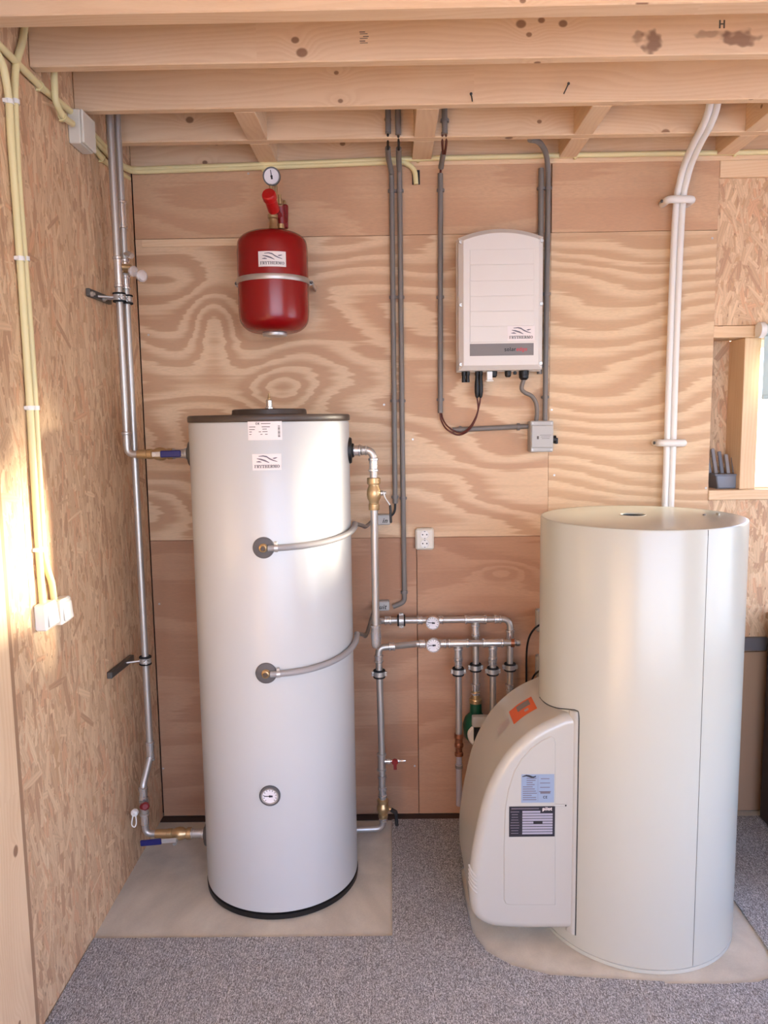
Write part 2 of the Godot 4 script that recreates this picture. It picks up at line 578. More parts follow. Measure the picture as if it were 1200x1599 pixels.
# pressed strand board: many long flakes laid over each other
func strand_texture(sd: int, w: int, count: int, px_per_m: float) -> Array:
	rng.seed = sd
	var b := PackedByteArray()
	b.resize(w * w * 3)
	var hb := PackedByteArray()
	hb.resize(w * w * 3)
	for i in w * w:
		b[i * 3] = 196; b[i * 3 + 1] = 156; b[i * 3 + 2] = 116
		hb[i * 3] = 90; hb[i * 3 + 1] = 90; hb[i * 3 + 2] = 90
	for k in count:
		var L := rng.randf_range(0.03, 0.13) * px_per_m; var W := rng.randf_range(0.006, 0.028) * px_per_m
		var a := PI * 0.5 + rng.randfn(0.0, 0.30)
		if rng.randf() < 0.12: a = rng.randf() * PI
		var cx := rng.randf() * w; var cy := rng.randf() * w
		var d := Vector2(cos(a), sin(a))
		var tone := rng.randf()
		var c := Vector3(0.785, 0.64, 0.495).lerp(Vector3(0.885, 0.76, 0.605), tone)
		if rng.randf() < 0.14: c = Vector3(0.74, 0.585, 0.45)
		if rng.randf() < 0.12: c = Vector3(0.83, 0.65, 0.50)
		var lift := rng.randi_range(60, 200)
		var ph := rng.randf() * 9.0
		var taper := rng.randf_range(0.0, 0.7)
		var ex := int(absf(d.x) * L * 0.5 + absf(d.y) * W * 0.5) + 1
		var ey := int(absf(d.y) * L * 0.5 + absf(d.x) * W * 0.5) + 1
		for yy in range(-ey, ey + 1):
			for xx in range(-ex, ex + 1):
				var u := xx * d.x + yy * d.y; var v := -xx * d.y + yy * d.x
				var lim := W * 0.5 * (1.0 - taper * absf(u) / L * 2.0)
				if absf(u) > L * 0.5 or absf(v) > lim: continue
				var o := (posmod(int(cy) + yy, w) * w + posmod(int(cx) + xx, w)) * 3
				var s := 1.0 + 0.045 * sin(v * 1.9 + ph) + 0.03 * sin(v * 0.7 + u * 0.05 + ph)
				if absf(v) > lim - 0.8: s *= 0.95
				b[o] = clampi(int(c.x * s * 255.0), 0, 255); b[o + 1] = clampi(int(c.y * s * 255.0), 0, 255); b[o + 2] = clampi(int(c.z * s * 255.0), 0, 255)
				hb[o] = lift; hb[o + 1] = lift; hb[o + 2] = lift
	for k in 260:
		var o0 := rng.randi_range(0, w * w - 1)
		for q in rng.randi_range(2, 9):
			var o := posmod(o0 + q * w, w * w) * 3
			b[o] = 78; b[o + 1] = 54; b[o + 2] = 36
	var hi := Image.create_from_data(w, w, false, Image.FORMAT_RGB8, hb)
	hi.bump_map_to_normal_map(1.0)
	var ci := Image.create_from_data(w, w, false, Image.FORMAT_RGB8, b)
	ci.resize(600, 600, Image.INTERPOLATE_BILINEAR)
	return [ImageTexture.create_from_image(ci), ImageTexture.create_from_image(hi)]

# planed spruce, grain along u, with knots
func spruce_texture(sd: int, w: int, h: int, wide: float, knots: int, stains := []) -> ImageTexture:
	rng.seed = sd
	var n1 := noise(sd, 1.0, 2); var n2 := noise(sd + 5, 1.0, 2)
	var ks := []
	for k in knots:
		ks.append([rng.randf() * wide, rng.randf() * wide * h / w, rng.randf_range(0.005, 0.013)])
	var b := PackedByteArray()
	b.resize(w * h * 3)
	for j in h:
		var y := wide * j / w
		for i in w:
			var x := wide * i / w
			var q := y * 55.0 + n1.get_noise_2d(x * 0.9, y * 5.0) * 3.0
			var kn := 0.0
			for k in ks:
				var dx: float = absf(x - k[0]); var dy: float = absf(y - k[1])
				if dx < 0.12 and dy < 0.06:
					var r: float = sqrt(dx * dx * 0.6 + dy * dy) / k[2]
					q += 2.2 * exp(-(dx * dx) / 0.0016 - (dy * dy) / 0.0006)
					kn = maxf(kn, 1.0 - smoothstep(0.75, 1.15, r))
			var f := q - floorf(q)
			var v := smoothstep(0.1, 0.75, f) * (1.0 - smoothstep(0.85, 1.0, f)) * 0.24 + 0.20 * n2.get_noise_2d(x * 2.5, y * 9.0) + 0.10 * n2.get_noise_2d(x * 25.0, y * 420.0)
			var c := Vector3(0.90, 0.775, 0.62).lerp(Vector3(0.815, 0.65, 0.495), clampf(v, 0.0, 1.0))
			c = c.lerp(Vector3(0.46, 0.31, 0.21), kn * 0.7)
			for t in stains:
				var sx: float = (x - t[0]) / t[2]; var sy: float = (y - t[1]) / t[3]
				var d := sx * sx + sy * sy + 0.9 * n2.get_noise_2d(x * 22.0, y * 30.0)
				c = c.lerp(Vector3(0.36, 0.23, 0.17), 0.75 * t[4] * (1.0 - smoothstep(0.25, 1.25, d)))
			var o := (j * w + i) * 3
			b[o] = clampi(int(c.x * 255.0), 0, 255); b[o + 1] = clampi(int(c.y * 255.0), 0, 255); b[o + 2] = clampi(int(c.z * 255.0), 0, 255)
	return tex(b, w, h)

func carpet_texture(sd: int, w: int) -> Array:
	rng.seed = sd
	var b := PackedByteArray(); b.resize(w * w * 3)
	var hb := PackedByteArray(); hb.resize(w * w * 3)
	var col := PackedFloat32Array(); col.resize(w)
	for i in w:
		col[i] = 0.5 + 0.5 * sin(TAU * i / 8.0)
	var r := PackedFloat32Array(); r.resize(w * w)
	for i in w * w:
		r[i] = rng.randf()
	for j in w:
		for i in w:
			# short tufts, a little longer along the ribs
			var v := 0.0
			for q in 4:
				v += r[posmod(j - q, w) * w + i] * [0.46, 0.28, 0.17, 0.09][q]
			v = 0.5 + (v - 0.5) * 1.55 + 0.10 * (r[((j >> 3) * w + (i >> 3)) % (w * w)] - 0.5)
			var k := 0.80 + 0.46 * (v - 0.5) * 2.2 + 0.06 * (col[i] - 0.5)
			var c := Vector3(0.735, 0.728, 0.715) * k
			if v > 0.86: c = Vector3(0.83, 0.82, 0.81)
			elif v < 0.14: c = Vector3(0.44, 0.41, 0.385)
			var o := (j * w + i) * 3
			b[o] = clampi(int(c.x * 255.0), 0, 255); b[o + 1] = clampi(int(c.y * 255.0), 0, 255); b[o + 2] = clampi(int(c.z * 255.0), 0, 255)
			var h := clampi(int((0.25 * col[i] + 0.7 * clampf(v, 0.0, 1.0)) * 255.0), 0, 255)
			hb[o] = h; hb[o + 1] = h; hb[o + 2] = h
	var hi := Image.create_from_data(w, w, false, Image.FORMAT_RGB8, hb)
	hi.bump_map_to_normal_map(2.5)
	return [tex(b, w, w), ImageTexture.create_from_image(hi)]

func screed_texture(sd: int, w: int, base: Vector3, vary: float) -> ImageTexture:
	rng.seed = sd
	var n1 := noise(sd, 1.0, 4)
	var b := PackedByteArray(); b.resize(w * w * 3)
	for j in w:
		for i in w:
			var a := TAU * i / w; var e := TAU * j / w
			var q := n1.get_noise_3d(cos(a) * 1.4 + sin(e) * 0.6, sin(a) * 1.4, cos(e) * 1.4)
			var c := base * (1.0 + vary * q + 0.03 * (rng.randf() - 0.5))
			var o := (j * w + i) * 3
			b[o] = clampi(int(c.x * 255.0), 0, 255); b[o + 1] = clampi(int(c.y * 255.0), 0, 255); b[o + 2] = clampi(int(c.z * 255.0), 0, 255)
	return tex(b, w, w)

func make_materials() -> void:
	var pa := ply_texture(11, 1200, 624, 2.4, 4.2, 2.6, 0.66, Vector3(0.855, 0.730, 0.585), Vector3(0.705, 0.530, 0.395), [[0.30, 0.36, 0.09, 0.17, 2.2], [0.57, 0.60, 0.12, 0.08, 1.7], [0.42, 0.78, 0.22, 0.08, -1.0]])
	var pb := ply_texture(37, 1200, 624, 2.4, 14.0, 1.7, 0.60, Vector3(0.865, 0.750, 0.595), Vector3(0.720, 0.550, 0.405), [])
	var pc := ply_texture(53, 1000, 520, 2.4, 3.4, 1.6, 0.34, Vector3(0.800, 0.645, 0.500), Vector3(0.695, 0.505, 0.370), [[1.75, 0.25, 0.12, 0.05, 1.8]])
	var pd := ply_texture(67, 1000, 520, 2.4, 3.0, 1.5, 0.40, Vector3(0.720, 0.550, 0.420), Vector3(0.600, 0.405, 0.285), [[0.36, 0.16, 0.10, 0.04, 1.8]])  # browner lower sheets; part of the low wall's shade is in their colour
	for k in [["ply_flame", pa], ["ply_band", pb], ["ply_plain", pc], ["ply_brown_shaded", pd]]:
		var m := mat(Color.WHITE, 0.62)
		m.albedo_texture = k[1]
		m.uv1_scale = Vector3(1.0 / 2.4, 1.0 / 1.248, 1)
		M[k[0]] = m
	var st := strand_texture(71, 1024, 4200, 820.0)
	var os := mat(Color.WHITE, 0.58)
	os.albedo_texture = st[0]
	os.normal_enabled = true
	os.normal_texture = st[1]
	os.normal_scale = 0.6
	os.uv1_triplanar = true
	os.uv1_world_triplanar = true
	os.uv1_scale = Vector3.ONE * (820.0 / 1024.0)
	M.strand = os
	var sp := spruce_texture(91, 1200, 320, 2.4, 14)
	var spm := mat(Color.WHITE, 0.7)
	spm.albedo_texture = sp
	spm.uv1_scale = Vector3(1.0 / 2.4, 1.0 / 0.64, 1)
	M.spruce = spm
	var sps: StandardMaterial3D = spm.duplicate()
	sps.albedo_texture = spruce_texture(133, 1200, 320, 2.4, 16, [[1.115, 0.478, 0.030, 0.034, 0.75], [1.075, 0.49, 0.02, 0.02, 0.5], [1.36, 0.487, 0.055, 0.024, 0.7], [1.28, 0.497, 0.05, 0.012, 0.4]])
	M.spruce_stained = sps
	var ct := carpet_texture(5, 512)
	var cm := mat(Color.WHITE, 0.95)
	cm.albedo_texture = ct[0]
	cm.normal_enabled = true
	cm.normal_texture = ct[1]
	cm.normal_scale = 0.9
	cm.uv1_triplanar = true
	cm.uv1_world_triplanar = true
	cm.uv1_scale = Vector3.ONE / 0.62
	M.carpet = cm
	var scm := mat(Color.WHITE, 0.75)
	scm.albedo_texture = screed_texture(8, 384, Vector3(0.775, 0.748, 0.680), 0.10)
	scm.uv1_triplanar = true
	scm.uv1_world_triplanar = true
	scm.uv1_scale = Vector3.ONE * 0.8
	M.screed = scm
	M.enamel = mat(Color(0.755, 0.76, 0.75), 0.27)
	M.enamel_satin = mat(Color(0.715, 0.72, 0.675), 0.25)
	M.hood = mat(Color(0.695, 0.685, 0.645), 0.20)
	M.lid = mat(Color(0.27, 0.225, 0.195), 0.45)
	M.black = mat(Color(0.045, 0.045, 0.05), 0.5)
	M.rubber = mat(Color(0.05, 0.05, 0.052), 0.75)
	M.grey_disc = mat(Color(0.34, 0.33, 0.33), 0.6)
	M.red = mat(Color(0.54, 0.05, 0.065), 0.24)
	M.red_plastic = mat(Color(0.74, 0.10, 0.10), 0.4)
	M.steel = mat(Color(0.74, 0.72, 0.69), 0.42, 0.75)
	M.steel_bright = mat(Color(0.84, 0.83, 0.82), 0.24, 0.8)
	M.zinc = mat(Color(0.76, 0.75, 0.73), 0.40, 0.7)
	M.zinc_dark = mat(Color(0.40, 0.39, 0.38), 0.45, 0.8)
	M.band = mat(Color(0.74, 0.71, 0.68), 0.4, 0.7)
	M.brass = mat(Color(0.76, 0.65, 0.48), 0.38, 0.8)
	M.copper = mat(Color(0.62, 0.40, 0.29), 0.4, 0.8)
	M.conduit = mat(Color(0.47, 0.44, 0.41), 0.5)
	M.hose = mat(Color(0.60, 0.585, 0.575), 0.5)
	M.cream = mat(Color(0.90, 0.84, 0.62), 0.45)
	M.white_plastic = mat(Color(0.90, 0.885, 0.85), 0.35)
	M.ivory = mat(Color(0.86, 0.83, 0.76), 0.35)
	M.white_tube = mat(Color(0.90, 0.88, 0.845), 0.42)
	M.inverter = mat(Color(0.85, 0.82, 0.78), 0.42)
	M.grey_strip = mat(Color(0.47, 0.44, 0.42), 0.5)
	M.box_grey = mat(Color(0.70, 0.69, 0.665), 0.5)
	M.paper = mat(Color(0.90, 0.86, 0.84), 0.6)
	M.ink = mat(Color(0.10, 0.09, 0.10), 0.6)
	M.emblem = mat(Color(0.42, 0.39, 0.42), 0.6)
	M.print = mat(Color(0.36, 0.33, 0.30), 0.6)
	M.dial = mat(Color(0.90, 0.88, 0.88), 0.4)
	M.blue = mat(Color(0.09, 0.10, 0.36), 0.4)
	M.cable = mat(Color(0.035, 0.03, 0.03), 0.5)
	M.cable_brown = mat(Color(0.34, 0.13, 0.09), 0.5)
	M.orange = mat(Color(0.83, 0.36, 0.16), 0.45)
	M.label_blue = mat(Color(0.52, 0.58, 0.66), 0.5)
	M.label_dark = mat(Color(0.12, 0.11, 0.14), 0.45)
	M.label_field = mat(Color(0.60, 0.59, 0.63), 0.5)
	M.label_grey = mat(Color(0.62, 0.58, 0.56), 0.5)
	M.green = mat(Color(0.02, 0.30, 0.20), 0.45)
	M.board_dark = mat(Color(0.20, 0.13, 0.10), 0.6)
	M.kraft = mat(Color(0.66, 0.52, 0.40), 0.85)
	M.rail_grey = mat(Color(0.40, 0.38, 0.38), 0.7)
	M.blind = mat(Color(0.72, 0.78, 0.76), 0.85)
	M.blind.backlight_enabled = true
	M.blind.backlight = Color(0.25, 0.28, 0.27)
	M.tub = mat(Color(0.47, 0.49, 0.53), 0.4)
	M.stick = mat(Color(0.62, 0.60, 0.60), 0.6)
	M.gravel = mat(Color(0.84, 0.82, 0.77), 0.9)
	var gl := mat(Color(0.95, 0.97, 0.97, 0.08), 0.02)
	gl.transparency = BaseMaterial3D.TRANSPARENCY_ALPHA
	M.glass = gl
	var kn := mat(Color(0.86, 0.82, 0.80, 0.38), 0.12)
	kn.transparency = BaseMaterial3D.TRANSPARENCY_ALPHA
	M.clear_plastic = kn

# =====================================================================
# Setting
# =====================================================================
const RIGHT := 4.40
const REAR := 5.20
const CEIL := 2.89

func slab(called: String, lo: Vector3, hi: Vector3, m: Material, parent: Node3D, bev := 0.002, uvo := Vector2.ZERO) -> MeshInstance3D:
	var s := Shape.new()
	s.box((lo + hi) * 0.5, hi - lo, bev, Basis.IDENTITY, uvo)
	return part(called, s, m, parent)

func build_shell() -> void:
	var fl := setting("floor")
	slab("slab", Vector3(-0.15, -0.15, -0.25), Vector3(RIGHT + 0.15, 0.0, REAR + 0.15), M.screed, fl)
	# dark strip along the foot of the back wall
	slab("edge_strip", Vector3(0.0, 0.0, 0.001), Vector3(2.33, 0.004, 0.05), M.board_dark, fl)
	var g := setting("ground")  # unseen pale ground outside, added to bounce daylight indoors
	slab("gravel", Vector3(-30, -0.35, -30), Vector3(34, -0.16, 40), M.gravel, g)
	# carpet with cut-outs for both tanks
	var whole := PackedVector2Array([Vector2(1.0, 0.05), Vector2(RIGHT - 0.002, 0.05), Vector2(RIGHT - 0.002, REAR - 0.002), Vector2(0.002, REAR - 0.002), Vector2(0.002, 0.806), Vector2(1.0, 0.806)])
	var blob := PackedVector2Array([Vector2(1.262, 0.42), Vector2(1.260, 0.60), Vector2(1.262, 0.69), Vector2(1.268, 0.79), Vector2(1.303, 0.884), Vector2(1.375, 0.950), Vector2(1.486, 0.993), Vector2(1.640, 1.009), Vector2(1.824, 1.024), Vector2(1.826, 1.034), Vector2(1.998, 1.037), Vector2(2.107, 1.030), Vector2(2.156, 1.009), Vector2(2.190, 0.96), Vector2(2.206, 0.885), Vector2(2.211, 0.654), Vector2(2.20, 0.42), Vector2(2.12, 0.30), Vector2(1.4, 0.30)])
	var s := Shape.new()
	var xf := Transform3D(Basis(Vector3(1, 0, 0), Vector3(0, 0, -1), Vector3(0, 1, 0)), Vector3(0, 0.0, 0))
	for half in [PackedVector2Array([Vector2(-1, -1), Vector2(1.74, -1), Vector2(1.74, 9), Vector2(-1, 9)]), PackedVector2Array([Vector2(1.74, -1), Vector2(9, -1), Vector2(9, 9), Vector2(1.74, 9)])]:
		for p in Geometry2D.intersect_polygons(whole, half):
			for q in Geometry2D.clip_polygons(p, blob):
				var r := PackedVector2Array()
				for a in q:
					r.append(Vector2(a.x, -a.y))
				s.extrude(r, 0.007, xf, 0.0015)
	lone("carpet", s, M.carpet, "grey-brown ribbed carpet cut away around both tanks on the floor", "carpet")
	# far walls and ceiling: thick, with openings for the daylight
	var wl := setting("wall_left")
	slab("stud_wall", Vector3(-0.15, 0, -0.2), Vector3(-0.016, CEIL, REAR + 0.15), M.spruce, wl)
	# strand boards on the left wall with an upright joint between them
	slab("strand_board", Vector3(-0.016, 0.0, 0.0), Vector3(0.0, CEIL, 1.0815), M.strand, wl, 0.001)
	slab("strand_board", Vector3(-0.016, 0.0, 1.0835), Vector3(0.0, CEIL, 2.33), M.strand, wl, 0.001)
	slab("strand_board", Vector3(-0.016, 0.0, 2.332), Vector3(0.0, CEIL, 3.58), M.strand, wl, 0.001)
	slab("strand_board", Vector3(-0.016, 0.0, 3.582), Vector3(0.0, CEIL, REAR), M.strand, wl, 0.001)
	var wr := setting("wall_right")
	for b in [[Vector3(RIGHT, 0, -0.2), Vector3(RIGHT + 0.15, CEIL, 0.75)], [Vector3(RIGHT, 0, 0.75), Vector3(RIGHT + 0.15, 0.75, 3.0)], [Vector3(RIGHT, 2.25, 0.75), Vector3(RIGHT + 0.15, CEIL, 3.0)], [Vector3(RIGHT, 0, 3.0), Vector3(RIGHT + 0.15, CEIL, REAR + 0.15)]]:
		slab("strand_board", b[0], b[1], M.strand, wr)
	var we := setting("wall_rear")  # unseen rear opening, added and sized to let in fill light
	for b in [[Vector3(-0.15, 0, REAR), Vector3(0.3, CEIL, REAR + 0.15)], [Vector3(4.1, 0, REAR), Vector3(RIGHT, CEIL, REAR + 0.15)], [Vector3(0.3, 2.72, REAR), Vector3(4.1, CEIL, REAR + 0.15)], [Vector3(0.3, 0, REAR), Vector3(4.1, 0.6, REAR + 0.15)]]:
		slab("strand_board", b[0], b[1], M.strand, we)

func build_joists() -> void:
	var c := setting("ceiling")
	slab("deck", Vector3(-0.15, CEIL, -0.25), Vector3(RIGHT + 0.15, CEIL + 0.12, REAR + 0.15), M.spruce, c)
	var js := [[0.222, 0.262, 0.03, 0.0], [0.517, 0.553, 0.9, 0.13], [0.830, 0.868, 1.55, 0.31], [1.085, 1.145, 0.4, 0.22]]
	for j in js:
		var jo := slab("joist", Vector3(0.001, 2.72, j[0]), Vector3(RIGHT - 0.001, CEIL, j[1]), M.spruce_stained if j[2] == 1.55 else M.spruce, c, 0.003, Vector2(j[2], j[3]))
		if j[2] == 1.55:
			# printed grading marks
			var sp := Shape.new()
			for k in 3:
				var q: Vector3 = Vector3(0.9502, 2.7965, 0.868)
				sp.box(q + Vector3(0.010 * (k % 2), -0.012 * k, 0.0002), Vector3(0.016, 0.0022, 0.0006), 0.0)
				sp.box(q + Vector3(0.004, -0.012 * k - 0.005, 0.0002), Vector3(0.022, 0.0016, 0.0006), 0.0)
			part("grading_mark", sp, M.print, jo).set_meta("kind", "stuff")
			lettering("lettering", "H", 0.022, M.print, jo, func(q: Vector3) -> Vector3: return Vector3(1.9615, 2.7991, 0.8682) + q)
	slab("top_plate", Vector3(0.001, 2.705, -0.02), Vector3(RIGHT - 0.001, CEIL, 0.003), M.spruce, c, 0.002, Vector2(0.7, 0.5))
	var k := 0
	for x in [[0.512, 0.584], [1.114, 1.190], [1.690, 1.758], [2.305, 2.375]]:
		slab("blocking", Vector3(x[0], 2.72, 0.2625), Vector3(x[1], CEIL - 0.001, 0.5165), M.spruce, c, 0.002, Vector2(0.3 * k, 0.1 * k))
		slab("blocking", Vector3(x[0], 2.72, 0.0045), Vector3(x[1], CEIL - 0.001, 0.2215), M.spruce, c, 0.002, Vector2(0.5 + 0.3 * k, 0.2 + 0.1 * k))
		k += 1
	# two bent nails left in the third joist, a printed grading stamp on the next
	for q in [["rusty bent nail in the joist, nearer the middle of the room", Vector3(1.2899, 2.75, 0.553), Vector3(1.2912, 2.7179, 0.58)], ["rusty bent nail in the joist, nearer the white tubes", Vector3(1.6033, 2.7759, 0.553), Vector3(1.5823, 2.7343, 0.585)]]:
		var s := Shape.new()
		s.tube([q[1] - Vector3(0, 0, 0.004), q[1].lerp(q[2], 0.4) + Vector3(0, 0, 0.004), q[2]], 0.0022, 8)
		s.lathe([Vector2(0.0001, -0.001), Vector2(0.0045, -0.001), Vector2(0.0045, 0.001), Vector2(0.0001, 0.0012)], q[1] + Vector3(0, 0, 0.003), Vector3(0, 0, 1), 12)
		lone("bent_nail", s, M.zinc_dark, q[0], "nail", "bent nails in the joist")

func build_left_wall() -> void:
	# planed board standing against the left wall at the near end
	var t := setting("trim_1")
	slab("casing_board", Vector3(0.0, 0.008, 1.255), Vector3(0.022, 2.3, 1.47), M.spruce, t, 0.004, Vector2(0.4, 0.2))
	slab("gap_shade_strip", Vector3(0.0, 0.008, 1.205), Vector3(0.004, 2.3, 1.2545), M.kraft, t, 0.001)  # flat strip: shade of the gap beside the board, put in as brown

# a sheet of plywood in the back wall; uv in metres
func sheet_panel(called: String, x0: float, x1: float, y0: float, y1: float, m: Material, parent: Node3D, uo: float, vo: float, su := 1.0, sv := 1.0, z := 0.0, th := 0.015) -> MeshInstance3D:
	var s := Shape.new()
	var b := 0.0008
	var P := func(x: float, y: float, d: float) -> Vector3: return Vector3(x, y, d)
	var U := func(x: float, y: float) -> Vector2: return Vector2(uo + (x - x0) * su, vo + (y1 - y) * sv)
	s.quad(P.call(x0 + b, y0 + b, z), P.call(x1 - b, y0 + b, z), P.call(x1 - b, y1 - b, z), P.call(x0 + b, y1 - b, z), Vector3(0, 0, 1), U.call(x0, y0), U.call(x1, y0), U.call(x1, y1), U.call(x0, y1))
	for e in [[Vector2(x0, y0), Vector2(x1, y0), Vector2(0, -1)], [Vector2(x1, y0), Vector2(x1, y1), Vector2(1, 0)], [Vector2(x1, y1), Vector2(x0, y1), Vector2(0, 1)], [Vector2(x0, y1), Vector2(x0, y0), Vector2(-1, 0)]]:
		var p: Vector2 = e[0]; var q: Vector2 = e[1]; var o: Vector2 = e[2]
		var d := (q - p).normalized()
		var pi := p - o * b + d * b; var qi := q - o * b - d * b
		s.quad(Vector3(p.x, p.y, z - b), Vector3(q.x, q.y, z - b), Vector3(qi.x, qi.y, z), Vector3(pi.x, pi.y, z), Vector3(o.x, o.y, 1), U.call(p.x, p.y), U.call(q.x, q.y), U.call(qi.x, qi.y), U.call(pi.x, pi.y))
		s.quad(Vector3(p.x, p.y, z - th), Vector3(q.x, q.y, z - th), Vector3(q.x, q.y, z - b), Vector3(p.x, p.y, z - b), Vector3(o.x, o.y, 0), U.call(p.x, p.y), U.call(q.x, q.y), U.call(q.x, q.y), U.call(p.x, p.y))
	s.quad(P.call(x0, y0, z - th), P.call(x1, y0, z - th), P.call(x1, y1, z - th), P.call(x0, y1, z - th), Vector3(0, 0, -1))
	return part(called, s, m, parent)

func build_back_wall() -> void:
	var w := setting("wall_back")
	# stud wall behind, left open where the window niche is
	slab("stud_wall", Vector3(-0.016, 0, -0.2), Vector3(2.25, CEIL, -0.032), M.board_dark, w)
	slab("stud_wall", Vector3(2.25, 0, -0.2), Vector3(RIGHT, 1.36, -0.032), M.board_dark, w)
	slab("stud_wall", Vector3(2.25, 2.07, -0.2), Vector3(RIGHT, CEIL, -0.032), M.board_dark, w)
	slab("stud_wall", Vector3(4.10, 1.36, -0.2), Vector3(RIGHT, 2.07, -0.032), M.board_dark, w)
	var seams := [0.0, 1.2207, 2.4408, 2.712]
	var p1 := sheet_panel("plywood_sheet", 0.004, 1.6640, 2.4415, 2.712, M.ply_plain, w, 0.1, 0.9)
	var p2 := sheet_panel("plywood_sheet", 1.6680, 2.3270, 2.4415, 2.712, M.ply_plain, w, 0.9, 0.55)
	var p3 := sheet_panel("plywood_sheet", 0.004, 1.6650, 1.2214, 2.4400, M.ply_flame, w, 0.0, 0.01)
	var p4 := sheet_panel("plywood_sheet", 1.6658, 2.3270, 1.2214, 2.4400, M.ply_band, w, 0.9, 0.01)
	var p5 := sheet_panel("plywood_sheet", 0.004, 1.1180, 0.004, 1.2200, M.ply_brown_shaded, w, 1.25, 0.01)
	var p6 := sheet_panel("plywood_sheet", 1.1204, 2.3270, 0.004, 1.2200, M.ply_brown_shaded, w, 0.0, 0.01)
	# backing for the sheets and the strand board that shows to their right
	slab("batten", Vector3(0.0, 0, -0.0315), Vector3(2.30, 2.705, -0.0155), M.board_dark, w)
	slab("strand_board", Vector3(2.3005, 2.07, -0.0315), Vector3(RIGHT, 2.705, -0.015), M.strand, w, 0.001)
	slab("strand_board", Vector3(2.3005, 0.0, -0.0315), Vector3(RIGHT, 1.36, -0.015), M.strand, w, 0.001)
	slab("strand_board", Vector3(4.10, 1.3605, -0.0315), Vector3(RIGHT, 2.0695, -0.015), M.strand, w, 0.001)
	slab("batten", Vector3(2.3275, 2.640, -0.0148), Vector3(RIGHT, 2.7045, 0.004), M.spruce, w, 0.002, Vector2(0.2, 0.3))
	slab("lath", Vector3(0.03, 2.409, 0.0004), Vector3(0.46, 2.4385, 0.006), M.spruce, w, 0.0012, Vector2(1.0, 0.1))
	# boarding low down to the right of the tall tank
	slab("rail", Vector3(2.328, 0.718, -0.0145), Vector3(2.60, 0.775, 0.004), M.rail_grey, w)
	slab("fibreboard_panel", Vector3(2.328, 0.004, -0.0145), Vector3(2.60, 0.712, 0.001), M.kraft, w, 0.001)
	for q in [Vector3(0.0385, 2.0655, 0), Vector3(0.029, 0.9505, 0), Vector3(0.4661, 2.6857, 0), Vector3(1.1075, 1.6289, 0), Vector3(1.6904, 1.4734, 0), Vector3(2.3171, 1.412, 0), Vector3(2.3076, 2.4096, 0), Vector3(0.991, 1.7715, 0), Vector3(-0.0224, 0.5156, 0), Vector3(0.0105, 0.2211, 0), Vector3(1.1025, 0.2213, 0), Vector3(1.6768, 1.7411, 0)]:
		var s := Shape.new()
		s.lathe([Vector2(0.0044, 0.0), Vector2(0.0042, 0.0008), Vector2(0.0020, 0.0010), Vector2(0.0001, 0.0004)], q, Vector3(0, 0, 1), 12)
		var pn: MeshInstance3D = p3
		if q.y < 1.22: pn = p5 if q.x < 1.119 else p6
		elif q.y > 2.44: pn = p1
		elif q.x > 1.6654: pn = p4
		part("screw", s, M.zinc, pn)

